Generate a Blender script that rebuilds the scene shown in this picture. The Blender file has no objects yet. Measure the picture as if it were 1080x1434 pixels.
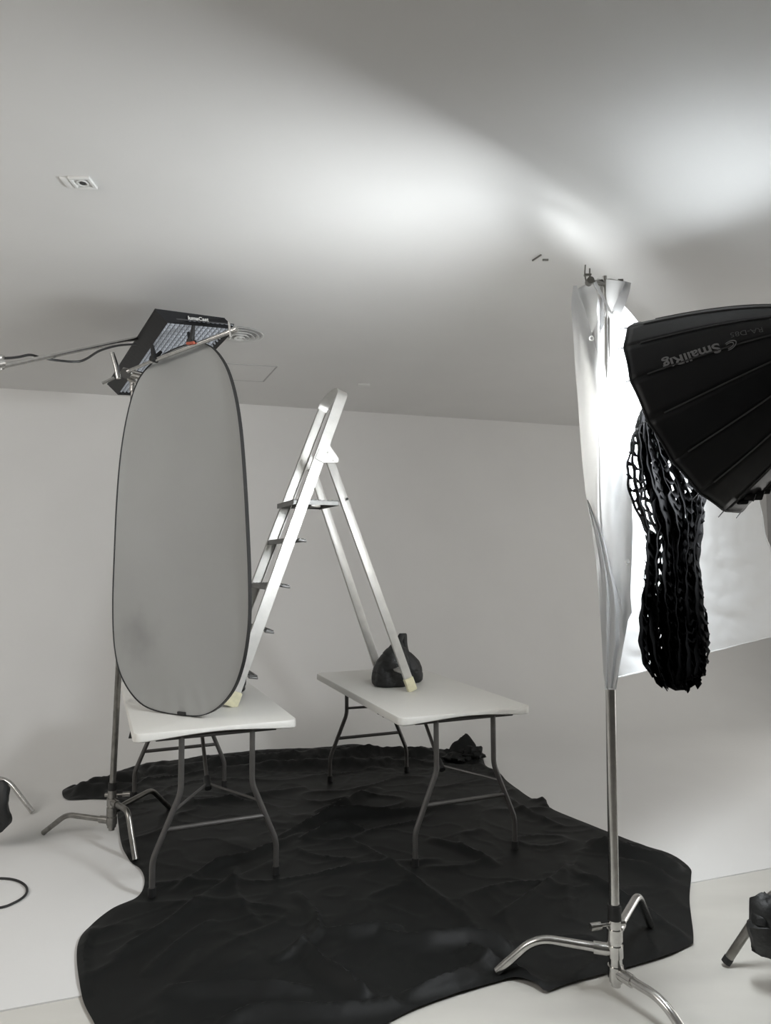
import bpy, bmesh, math, random
import numpy as np
from mathutils import Vector, Matrix, noise
from mathutils.geometry import delaunay_2d_cdt
random.seed(7)
scn = bpy.context.scene
col = scn.collection
PI = math.pi

# ------------------------------------------------------------------ camera
W, H, F = 1080, 1434, 984.85
CAMH, PITCH, ROLL = 1.516, 0.0682, -0.0041
_fw = Vector((0, math.cos(PITCH), math.sin(PITCH)))
_up = Vector((0, -math.sin(PITCH), math.cos(PITCH)))
_rt = Vector((1, 0, 0))
RT = math.cos(ROLL) * _rt + math.sin(ROLL) * _up
UP = -math.sin(ROLL) * _rt + math.cos(ROLL) * _up
FW = _fw
CAM = Vector((0, 0, CAMH))
cd = bpy.data.cameras.new('camera')
cam = bpy.data.objects.new('camera', cd)
col.objects.link(cam)
cd.sensor_fit = 'VERTICAL'
cd.sensor_height = 36
cd.sensor_width = 27
cd.lens = 36 * F / H
cd.clip_start = 0.05
m = Matrix((RT, UP, -FW)).transposed().to_4x4()
m.translation = CAM
cam.matrix_world = m
scn.camera = cam

# ------------------------------------------------------------------ world and lights
world = bpy.data.worlds.new('world')
scn.world = world
world.use_nodes = True
world.node_tree.nodes['Background'].inputs[0].default_value = (0.05, 0.05, 0.05, 1)
world.node_tree.nodes['Background'].inputs[1].default_value = 0.1
SOFTBOX_POWER = 105.0
scn.view_settings.view_transform = 'Standard'
scn.view_settings.look = 'None'
scn.view_settings.exposure = 0.09
scn.view_settings.gamma = 1.0
scn.view_settings.use_curve_mapping = False


def area(name, loc, target, sx, sy, power, colr=(1, 1, 1), spread=PI):
    l = bpy.data.lights.new(name, 'AREA')
    l.shape = 'RECTANGLE'
    l.size, l.size_y, l.energy, l.color, l.spread = sx, sy, power, colr, spread
    o = bpy.data.objects.new(name, l)
    col.objects.link(o)
    o.location = loc
    o.rotation_euler = (Vector(target) - Vector(loc)).to_track_quat('-Z', 'Y').to_euler()
    return o


area('fill_light_left', (-3.3, 1.2, 2.6), (-1.8, 5.4, 0.8), 2.2, 1.4, 60, (1.0, 0.96, 0.92))  # added fill outside the frame, brightens the left of the back wall
area('fill_light_right', (4.6, 4.2, 2.3), (1.4, 6.0, 0.2), 1.8, 1.6, 26, (1.0, 0.985, 0.96))  # added fill outside the frame, brightens the right of the cyclorama
area('ceiling_fill_back', (4.4, 4.8, 0.5), (-0.4, 5.6, 3.0), 1.2, 1.2, 20, (1.0, 0.98, 0.95))  # unseen lamp added to lift the ceiling near the back wall


def spot(name, loc, target, power, angle, blend, colr, radius):
    l = bpy.data.lights.new(name, 'SPOT')
    l.energy, l.spot_size, l.spot_blend, l.color, l.shadow_soft_size = power, math.radians(angle), blend, colr, radius
    o = bpy.data.objects.new(name, l)
    col.objects.link(o)
    o.location = loc
    o.rotation_euler = (Vector(target) - Vector(loc)).to_track_quat('-Z', 'Y').to_euler()
    return o


spot('ceiling_patch_spot', (1.95, 2.75, 1.9), (1.06, 2.68, 3.0), 42, 60, 1.0, (0.88, 0.95, 1.0), 0.12)  # unseen spot added to make the bluish patch on the ceiling


# ------------------------------------------------------------------ pixel -> place helpers (give real 3D points)
def ray(px, py):
    return (FW + RT * ((px - W / 2) / F) - UP * ((py - H / 2) / F))


def onz(px, py, z):
    d = ray(px, py)
    return CAM + d * ((z - CAMH) / d.z)


def aty(px, py, Y):
    d = ray(px, py)
    return CAM + d * (Y / d.y)


def onplane(px, py, p, n):
    d = ray(px, py)
    return CAM + d * ((Vector(p) - CAM).dot(n) / d.dot(n))


# ------------------------------------------------------------------ materials
def mat(name, base, rough=0.5, metal=0.0, noise_amt=0.0, noise_scale=6.0, bump=0.0, bump_scale=40.0,
        spec=0.5, second=None, emis=None, translucent=0.0, tcol=None, coat=0.0, sheen=0.0, detail=6.0, stretch=None):
    m = bpy.data.materials.new(name)
    m.use_nodes = True
    nt = m.node_tree
    b = nt.nodes['Principled BSDF']
    b.inputs['Base Color'].default_value = (*base, 1)
    b.inputs['Roughness'].default_value = rough
    b.inputs['Metallic'].default_value = metal
    b.inputs['Specular IOR Level'].default_value = spec
    b.inputs['Coat Weight'].default_value = coat
    b.inputs['Sheen Weight'].default_value = sheen
    tc = nt.nodes.new('ShaderNodeTexCoord')
    vec = tc.outputs['Object']
    if stretch:
        mp = nt.nodes.new('ShaderNodeMapping')
        mp.inputs['Scale'].default_value = stretch
        nt.links.new(vec, mp.inputs[0])
        vec = mp.outputs[0]
    if noise_amt > 0:
        n = nt.nodes.new('ShaderNodeTexNoise')
        n.inputs['Scale'].default_value = noise_scale
        n.inputs['Detail'].default_value = detail
        r = nt.nodes.new('ShaderNodeValToRGB')
        sec = second or tuple(c * (1 - noise_amt) for c in base)
        r.color_ramp.elements[0].color = (*sec, 1)
        r.color_ramp.elements[1].color = (*base, 1)
        r.color_ramp.elements[0].position = 0.35
        r.color_ramp.elements[1].position = 0.65
        nt.links.new(vec, n.inputs['Vector'])
        nt.links.new(n.outputs[0], r.inputs[0])
        nt.links.new(r.outputs[0], b.inputs['Base Color'])
    if bump > 0:
        n2 = nt.nodes.new('ShaderNodeTexNoise')
        n2.inputs['Scale'].default_value = bump_scale
        n2.inputs['Detail'].default_value = 5
        bp = nt.nodes.new('ShaderNodeBump')
        bp.inputs['Strength'].default_value = bump
        bp.inputs['Distance'].default_value = 0.01
        nt.links.new(vec, n2.inputs['Vector'])
        nt.links.new(n2.outputs[0], bp.inputs['Height'])
        nt.links.new(bp.outputs[0], b.inputs['Normal'])
    if emis:
        b.inputs['Emission Color'].default_value = (*emis[0], 1)
        b.inputs['Emission Strength'].default_value = emis[1]
    if translucent > 0:
        t = nt.nodes.new('ShaderNodeBsdfTranslucent')
        t.inputs[0].default_value = (*(tcol or base), 1)
        mx = nt.nodes.new('ShaderNodeMixShader')
        mx.inputs[0].default_value = translucent
        nt.links.new(b.outputs[0], mx.inputs[1])
        nt.links.new(t.outputs[0], mx.inputs[2])
        nt.links.new(mx.outputs[0], nt.nodes['Material Output'].inputs[0])
    return m


M = dict(
    cyc=mat('cyclorama_paint', (0.74, 0.735, 0.72), 0.7, noise_amt=0.03, noise_scale=1.3, spec=0.15),
    ceiling=mat('ceiling_paint', (0.72, 0.715, 0.70), 0.85, noise_amt=0.02, noise_scale=2.0, spec=0.1),
    sidewall=mat('side_wall_paint', (0.46, 0.455, 0.45), 0.85, noise_amt=0.03, noise_scale=2.0, spec=0.1),
    floor=mat('studio_floor', (0.66, 0.645, 0.60), 0.32, noise_amt=0.12, noise_scale=2.2, spec=0.4, stretch=(0.4, 1.5, 1)),
    steel=mat('chrome_steel', (0.62, 0.61, 0.59), 0.22, 1.0, noise_amt=0.15, noise_scale=30),
    steel_dark=mat('worn_steel', (0.32, 0.31, 0.29), 0.32, 1.0, noise_amt=0.3, noise_scale=25),
    alu=mat('brushed_aluminium', (0.70, 0.69, 0.66), 0.42, 0.55, noise_amt=0.10, noise_scale=18, bump=0.05, bump_scale=90),
    alu_dark=mat('ribbed_aluminium_step', (0.22, 0.22, 0.215), 0.45, 0.8, noise_amt=0.2, noise_scale=22),
    table=mat('table_plastic', (0.76, 0.75, 0.71), 0.42, noise_amt=0.03, noise_scale=3, bump=0.08, bump_scale=160),
    legpaint=mat('grey_powder_coat', (0.11, 0.105, 0.10), 0.42, 0.3, noise_amt=0.15, noise_scale=20),
    rubber=mat('black_rubber', (0.012, 0.012, 0.012), 0.6),
    blackfab=mat('black_floor_cloth', (0.0075, 0.0082, 0.0080), 0.55, noise_amt=0.25, noise_scale=3.5, spec=0.22),
    bag=mat('black_nylon_bag', (0.014, 0.015, 0.015), 0.55, noise_amt=0.3, noise_scale=14, bump=0.3, bump_scale=60),
    gridfab=mat('black_grid_fabric', (0.0018, 0.0018, 0.002), 0.85, spec=0.06),
    softshell=mat('black_softbox_fabric', (0.006, 0.0065, 0.008), 0.5, noise_amt=0.2, noise_scale=9, spec=0.35, bump=0.1, bump_scale=25),
    seam=mat('dark_grey_seam', (0.045, 0.045, 0.047), 0.6),
    silver=mat('silver_lining', (0.75, 0.75, 0.76), 0.3, 0.8),
    silk=mat('white_silk_cloth', (0.87, 0.89, 0.905), 0.6, noise_amt=0.02, noise_scale=5, spec=0.2,
             translucent=0.42, tcol=(0.88, 0.85, 0.80)),
    silkfold=mat('white_silk_dimmed', (0.72, 0.735, 0.745), 0.6, noise_amt=0.02, noise_scale=5, spec=0.2,
                 translucent=0.42, tcol=(0.40, 0.396, 0.385)),  # same silk with a dimmer colour, standing in for shade on the folds
    silkhem=mat('white_hem_tape', (0.50, 0.50, 0.50), 0.7, translucent=0.06, tcol=(0.6, 0.6, 0.6)),
    refl=mat('grey_reflector_fabric', (0.36, 0.365, 0.355), 0.55, noise_amt=0.05, noise_scale=1.8, spec=0.3,
             translucent=0.10, tcol=(0.4, 0.4, 0.4)),
    cable=mat('black_cable', (0.015, 0.015, 0.015), 0.5),
    brass=mat('pale_grommet', (0.85, 0.85, 0.83), 0.35, 0.6),
    tape=mat('cream_tape', (0.78, 0.74, 0.52), 0.6, noise_amt=0.15, noise_scale=30, bump=0.3, bump_scale=50),
    whitefix=mat('white_ceiling_fitting', (0.74, 0.74, 0.72), 0.5),
    darkhole=mat('dark_recess', (0.04, 0.04, 0.04), 0.6),
    logo=mat('pale_grey_print', (0.42, 0.42, 0.43), 0.6),
    logodim=mat('dim_grey_print', (0.18, 0.18, 0.185), 0.6),
    logowhite=mat('white_print', (0.6, 0.6, 0.58), 0.6),
    red=mat('orange_red_pad', (0.42, 0.10, 0.06), 0.5),
    cell=mat('diffuser_cell_fabric', (0.36, 0.38, 0.42), 0.35, noise_amt=0.2, noise_scale=20, emis=((0.85, 0.92, 1.0), 0.10)),
)


# smudges on the reflector: darker stain low on its left side
def reflector_smudge(m, centre):
    nt = m.node_tree
    b = nt.nodes['Principled BSDF']
    src = b.inputs['Base Color'].links[0].from_socket
    tc = nt.nodes.new('ShaderNodeTexCoord')
    vm = nt.nodes.new('ShaderNodeVectorMath'); vm.operation = 'DISTANCE'
    vm.inputs[1].default_value = centre
    nz = nt.nodes.new('ShaderNodeTexNoise'); nz.inputs['Scale'].default_value = 9
    nt.links.new(tc.outputs['Object'], nz.inputs['Vector'])
    nt.links.new(tc.outputs['Object'], vm.inputs[0])
    ad = nt.nodes.new('ShaderNodeMath'); ad.operation = 'ADD'
    mu = nt.nodes.new('ShaderNodeMath'); mu.operation = 'MULTIPLY'; mu.inputs[1].default_value = 0.16
    nt.links.new(nz.outputs[0], mu.inputs[0])
    nt.links.new(mu.outputs[0], ad.inputs[0]); nt.links.new(vm.outputs['Value'], ad.inputs[1])
    rp = nt.nodes.new('ShaderNodeMapRange')
    rp.inputs[1].default_value = 0.05; rp.inputs[2].default_value = 0.26
    rp.inputs[3].default_value = 0.72; rp.inputs[4].default_value = 1.0
    rp.interpolation_type = 'SMOOTHSTEP'
    nt.links.new(ad.outputs[0], rp.inputs[0])
    mx = nt.nodes.new('ShaderNodeVectorMath'); mx.operation = 'SCALE'
    nt.links.new(src, mx.inputs[0]); nt.links.new(rp.outputs[0], mx.inputs['Scale'])
    nt.links.new(mx.outputs[0], b.inputs['Base Color'])


# ------------------------------------------------------------------ mesh building
class MB:
    def __init__(self):
        self.v = []; self.f = []

    def quad(self, a, b, c, d):
        n = len(self.v); self.v += [Vector(a), Vector(b), Vector(c), Vector(d)]; self.f.append((n, n + 1, n + 2, n + 3)); return self

    def box(self, c, sx, sy, sz, X=(1, 0, 0), Y=(0, 1, 0), Z=(0, 0, 1), bev=0.0):
        c = Vector(c); X, Y, Z = Vector(X).normalized(), Vector(Y).normalized(), Vector(Z).normalized()
        bm = bmesh.new()
        bmesh.ops.create_cube(bm, size=1)
        for v in bm.verts:
            v.co = Vector((v.co.x * sx, v.co.y * sy, v.co.z * sz))
        if bev > 0:
            bmesh.ops.bevel(bm, geom=bm.edges[:], offset=bev, segments=2, affect='EDGES', profile=0.5)
        n = len(self.v)
        for v in bm.verts:
            self.v.append(c + X * v.co.x + Y * v.co.y + Z * v.co.z)
        for f in bm.faces:
            self.f.append(tuple(n + v.index for v in f.verts))
        bm.free()
        return self

    def bar(self, a, b, w, t, side, bev=0.0):
        """rectangular bar from a to b; w along `side`, t across"""
        a, b = Vector(a), Vector(b)
        Z = (b - a).normalized(); S = Vector(side); S = (S - Z * S.dot(Z)).normalized(); T = Z.cross(S)
        return self.box((a + b) / 2, w, t, (b - a).length, S, T, Z, bev)

    def tube(self, pts, r, seg=10, closed=False, caps=True):
        pts = [Vector(p) for p in pts]
        n = len(pts); rr = r if isinstance(r, (list, tuple)) else [r] * n
        base = len(self.v)
        prevN = None
        for i, p in enumerate(pts):
            if closed:
                t = pts[(i + 1) % n] - pts[i - 1]
            else:
                t = pts[min(i + 1, n - 1)] - pts[max(i - 1, 0)]
            t.normalize()
            if prevN is None:
                a = Vector((0, 0, 1)) if abs(t.z) < 0.9 else Vector((1, 0, 0))
                N = (a - t * a.dot(t)).normalized()
            else:
                N = (prevN - t * prevN.dot(t)).normalized()
            prevN = N
            B = t.cross(N)
            for k in range(seg):
                an = 2 * PI * k / seg
                self.v.append(p + (N * math.cos(an) + B * math.sin(an)) * rr[i])
        for i in range(n if closed else n - 1):
            j = (i + 1) % n
            for k in range(seg):
                l = (k + 1) % seg
                self.f.append((base + i * seg + k, base + i * seg + l, base + j * seg + l, base + j * seg + k))
        if caps and not closed:
            self.f.append(tuple(base + k for k in reversed(range(seg))))
            self.f.append(tuple(base + (n - 1) * seg + k for k in range(seg)))
        return self

    def cyl(self, a, b, r, seg=16, r2=None):
        return self.tube([a, b], [r, r2 if r2 is not None else r], seg)

    def grid(self, fn, nu, nv):
        base = len(self.v)
        for j in range(nv + 1):
            for i in range(nu + 1):
                self.v.append(Vector(fn(i / nu, j / nv)))
        for j in range(nv):
            for i in range(nu):
                a = base + j * (nu + 1) + i
                self.f.append((a, a + 1, a + nu + 2, a + nu + 1))
        return self

    def prism(self, poly, z0, z1):
        n = len(poly); base = len(self.v)
        for p in poly: self.v.append(Vector((p[0], p[1], z0)))
        for p in poly: self.v.append(Vector((p[0], p[1], z1)))
        self.f.append(tuple(base + i for i in reversed(range(n))))
        self.f.append(tuple(base + n + i for i in range(n)))
        for i in range(n):
            j = (i + 1) % n
            self.f.append((base + i, base + j, base + n + j, base + n + i))
        return self

    def ball(self, c, rx, ry, rz, seg=12, rings=8, fn=None):
        c = Vector(c)

        def g(u, v):
            th = 2 * PI * u; ph = PI * v
            d = Vector((math.sin(ph) * math.cos(th) * rx, math.sin(ph) * math.sin(th) * ry, math.cos(ph) * rz))
            return c + (fn(d) if fn else d)
        return self.grid(g, seg, rings)


OFF = {}


def obj(name, mb, material, parent=None, smooth=True, local=False, solid=0.0, weld=False):
    off = Vector((0, 0, 0))
    if parent is not None and not local:
        off = OFF.get(parent.name, Vector((0, 0, 0)))
    me = bpy.data.meshes.new(name)
    me.from_pydata([tuple(v - off) for v in mb.v], [], mb.f)
    me.materials.append(material)
    if weld:
        bm = bmesh.new(); bm.from_mesh(me); bmesh.ops.remove_doubles(bm, verts=bm.verts, dist=1e-5)
        bmesh.ops.recalc_face_normals(bm, faces=bm.faces); bm.to_mesh(me); bm.free()
    else:
        bm = bmesh.new(); bm.from_mesh(me); bmesh.ops.recalc_face_normals(bm, faces=bm.faces); bm.to_mesh(me); bm.free()
    if smooth:
        me.polygons.foreach_set('use_smooth', [True] * len(me.polygons))
        me.set_sharp_from_angle(angle=math.radians(38))
    o = bpy.data.objects.new(name, me)
    col.objects.link(o)
    if parent is not None:
        o.parent = parent
        OFF[o.name] = off
    if solid > 0:
        s = o.modifiers.new('thickness', 'SOLIDIFY'); s.thickness = solid; s.offset = 0
    return o


def thing(name, label, cat, loc=(0, 0, 0), rz=0.0, group=None):
    o = bpy.data.objects.new(name, None)
    o.empty_display_size = 0.05
    col.objects.link(o)
    o.location = loc; o.rotation_euler = (0, 0, rz)
    OFF[o.name] = Vector(loc)
    o['label'] = label; o['category'] = cat
    if group: o['group'] = group
    return o


def tag(o, label, cat, group=None):
    o['label'] = label; o['category'] = cat
    if group: o['group'] = group
    return o


def struct(o):
    o['kind'] = 'structure'; return o


def arc_path(pts, rad=0.06, n=6):
    """polyline with rounded corners"""
    pts = [Vector(p) for p in pts]
    out = [pts[0]]
    for i in range(1, len(pts) - 1):
        a, b, c = pts[i - 1], pts[i], pts[i + 1]
        d1 = (a - b); d2 = (c - b)
        r = min(rad, d1.length * 0.45, d2.length * 0.45)
        p, q = b + d1.normalized() * r, b + d2.normalized() * r
        for k in range(n + 1):
            t = k / n
            out.append(p * (1 - t) ** 2 + b * 2 * t * (1 - t) + q * t * t)
    out.append(pts[-1])
    return out


def catmull(P, n, closed=False):
    P = [Vector(p) for p in P]; out = []; m = len(P)
    rng = m if closed else m - 1
    for i in range(rng):
        p0 = P[(i - 1) % m] if closed or i > 0 else P[0]
        p1 = P[i]; p2 = P[(i + 1) % m]
        p3 = P[(i + 2) % m] if closed or i + 2 < m else P[-1]
        for k in range(n):
            t = k / n
            out.append(0.5 * ((2 * p1) + (p2 - p0) * t + (2 * p0 - 5 * p1 + 4 * p2 - p3) * t * t + (3 * p1 - p0 - 3 * p2 + p3) * t ** 3))
    if not closed: out.append(P[-1])
    return out


def interp(tab, y):
    """piecewise linear: tab = [(y, a, b..)]"""
    if y <= tab[0][0]: return tab[0][1:]
    for k in range(len(tab) - 1):
        if y <= tab[k + 1][0]:
            t = (y - tab[k][0]) / (tab[k + 1][0] - tab[k][0])
            return tuple(a + (b - a) * t for a, b in zip(tab[k][1:], tab[k + 1][1:]))
    return tab[-1][1:]


# ================================================================== THE ROOM
HC = 3.0
# back wall / cyclorama frame: t along the wall, n away from the camera
e0 = onz(0, 1415, 0); e1 = onz(1080, 1215, 0)
T = (e1 - e0).normalized(); T.z = 0; T.normalize()
N = Vector((-T.y, T.x, 0))
v_edge = e0.dot(N)
cl = onz(0, 543, HC)
cr_ = onz(400, 570, HC)
v_wall = (cl.dot(N) + cr_.dot(N)) / 2
U0, U1 = -5.2, 7.2


def tn(u, v, z):
    p = T * u + N * v
    return Vector((p.x, p.y, z))


RC = 1.5
prof = [(v_edge, -0.006), (v_edge, 0.0)]
k = 40
for i in range(k + 1):
    prof.append((v_edge + 0.002 + (v_wall - RC - v_edge) * i / k, 0.0))
for i in range(1, 25):
    a = PI / 2 * i / 24
    prof.append((v_wall - RC + RC * math.sin(a), RC - RC * math.cos(a)))
for i in range(1, 9):
    prof.append((v_wall, RC + (HC - RC) * i / 8))
mb = MB(); nU = 40
for (v, z) in prof:
    for i in range(nU + 1):
        mb.v.append(tn(U0 + (U1 - U0) * i / nU, v, z))
for j in range(len(prof) - 1):
    for i in range(nU):
        a = j * (nU + 1) + i
        mb.f.append((a, a + 1, a + nU + 2, a + nU + 1))
struct(obj('wall_back', mb, M['cyc']))
V0 = -3.6
mb = MB(); mb.quad(tn(U0, V0, -0.006), tn(U1, V0, -0.006), tn(U1, v_wall + .1, -0.006), tn(U0, v_wall + .1, -0.006))
struct(obj('floor', mb, M['floor'], smooth=False))
mb = MB(); mb.box(tn((U0 + U1) / 2, (V0 + v_wall) / 2, HC + 0.05), U1 - U0 + .2, v_wall - V0 + .2, 0.1, T, N)
struct(obj('ceiling', mb, M['ceiling'], smooth=False))
mb = MB(); mb.box(tn(U0 - .05, (V0 + v_wall) / 2, HC / 2), 0.1, v_wall - V0 + .2, HC, T, N)
struct(obj('wall_left', mb, M['cyc'], smooth=False))
mb = MB(); mb.box(tn(U1 + .05, (V0 + v_wall) / 2, HC / 2), 0.1, v_wall - V0 + .2, HC, T, N)
struct(obj('wall_right', mb, M['sidewall'], smooth=False))
mb = MB(); mb.box(tn((U0 + U1) / 2, V0 - .05, HC / 2), U1 - U0 + .2, 0.1, HC, T, N)
struct(obj('wall_front', mb, M['sidewall'], smooth=False))


# ---------------------------------------------------------------- ceiling fittings
def ceil_at(px, py): return onz(px, py, HC)


# square recessed lamp
c = ceil_at(116, 254)
t = thing('ceiling_downlight', 'white square recessed spotlight in the ceiling, upper left of the room', 'ceiling light', c)
mb = MB()
s = 0.042; th = 0.012; zz = HC - th / 2
for (dx, dy, sx, sy) in ((0, s - .006, 2 * s, .012), (0, -s + .006, 2 * s, .012), (s - .006, 0, .012, 2 * s - .024), (-s + .006, 0, .012, 2 * s - .024)):
    mb.box(c + Vector((dx, dy, 0)) - Vector((0, 0, th / 2)), sx, sy, th, bev=.002)
obj('frame', mb, M['whitefix'], t)
mb = MB(); mb.box(c - Vector((0, 0, .002)), 2 * s - .024, 2 * s - .024, .004); obj('recess_plate', mb, M['whitefix'], t)
mb = MB(); mb.tube([c + Vector((math.cos(a) * .019, math.sin(a) * .019, -.007)) for a in [2 * PI * i / 24 for i in range(24)]], .0035, 8, closed=True)
obj('lamp_ring', mb, M['whitefix'], t)
mb = MB(); mb.cyl(c - Vector((0, 0, .0045)), c - Vector((0, 0, .010)), .011, 16); obj('lens', mb, M['darkhole'], t)
# left plate beside it
mb = MB(); mb.box(c + Vector((-.060, .0, -.004)), .030, .075, .008, bev=.002); obj('side_plate', mb, M['whitefix'], t)

# round air diffuser
c = ceil_at(336, 467)
t = thing('ceiling_air_vent', 'round white ceiling air diffuser with concentric rings behind the black light panel', 'vent', c)
for k, (r, dz) in enumerate(((.155, .008), (.125, .016), (.095, .024), (.066, .030), (.038, .036))):
    mb = MB()
    mb.grid(lambda u, v, r=r, dz=dz: c + Vector((math.cos(2 * PI * u) * (r - .020 * v), math.sin(2 * PI * u) * (r - .020 * v), -.002 - dz * (1 - .75 * v))), 40, 3)
    obj('ring', mb, M['whitefix'], t, solid=.002)
mb = MB(); mb.cyl(c - Vector((0, 0, .001)), c - Vector((0, 0, .004)), .15, 32); obj('backing', mb, M['sidewall'], t)
mb = MB(); mb.cyl(c - Vector((0, 0, .03)), c - Vector((0, 0, .036)), .012, 16); obj('centre_cap', mb, M['whitefix'], t)

# access panel
q = [ceil_at(300, 508), ceil_at(388, 513), ceil_at(369, 534), ceil_at(290, 530)]
t = thing('ceiling_access_panel', 'flat rectangular access hatch in the ceiling left of the ladder top', 'hatch', (q[0] + q[2]) / 2)
cx = (q[0] + q[1] + q[2] + q[3]) / 4
mb = MB(); n0 = len(mb.v)
ins = [p + (cx - p).normalized() * .012 for p in q]
lo = Vector((0, 0, -.004))
mb.v += [p + lo for p in ins] + [p + Vector((0, 0, -.0005)) for p in ins]
mb.f += [(0, 1, 2, 3), (0, 1, 5, 4), (1, 2, 6, 5), (2, 3, 7, 6), (3, 0, 4, 7)]
obj('panel', mb, M['ceiling'], t, smooth=False)
for i in range(4):
    a, b = q[i] + lo * .5, q[(i + 1) % 4] + lo * .5
    mb = MB(); mb.bar(a, b, .010, .004, N)
    obj('joint_trim', mb, M['sidewall'], t, smooth=False)
# small fittings
c = ceil_at(510, 538)
mb = MB(); mb.box(c - Vector((0, 0, .006)), .10, .05, .012, bev=.003)
tag(obj('ceiling_detector', mb, M['whitefix']), 'small flat white plate on the ceiling just above right of the ladder top', 'ceiling plate')
c = ceil_at(752, 361)
t = thing('ceiling_hook_plate', 'tiny grey bracket on the ceiling left of the white cloth top', 'ceiling fitting', c)
mb = MB(); mb.bar(ceil_at(746, 364) - Vector((0, 0, .004)), ceil_at(758, 356) - Vector((0, 0, .004)), .006, .006, (0, 0, 1)); obj('rod', mb, M['steel_dark'], t)
mb = MB(); mb.bar(ceil_at(760, 363) - Vector((0, 0, .004)), ceil_at(768, 363) - Vector((0, 0, .004)), .008, .008, (0, 0, 1)); obj('clip', mb, M['steel_dark'], t)


# ================================================================== BLACK FLOOR CLOTH
TW, TL, TI, TS = .76, 1.5175, .04, .57
TABLES = [((.0669, 3.5144, 0), .3756), ((-1.1339, 3.2097, 0), .3954)]
FEET = []
for (lx_, ly_, _), rz_ in TABLES:
    for x_ in ((TW - TS) / 2, (TW + TS) / 2):
        for y_ in (TI, TL - TI):
            FEET.append((lx_ + x_ * math.cos(rz_) - y_ * math.sin(rz_), ly_ + x_ * math.sin(rz_) + y_ * math.cos(rz_)))
for p_ in (onz(692, 1364, 0), onz(912, 1298, 0), onz(191, 1208, 0), onz(239, 1133, 0)):
    FEET.append((p_.x, p_.y))


def cyc_z(x, y):
    d = x * N.x + y * N.y - (v_wall - RC)
    return 0.0 if d <= 0 else RC - math.sqrt(max(RC * RC - d * d, 0))


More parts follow.
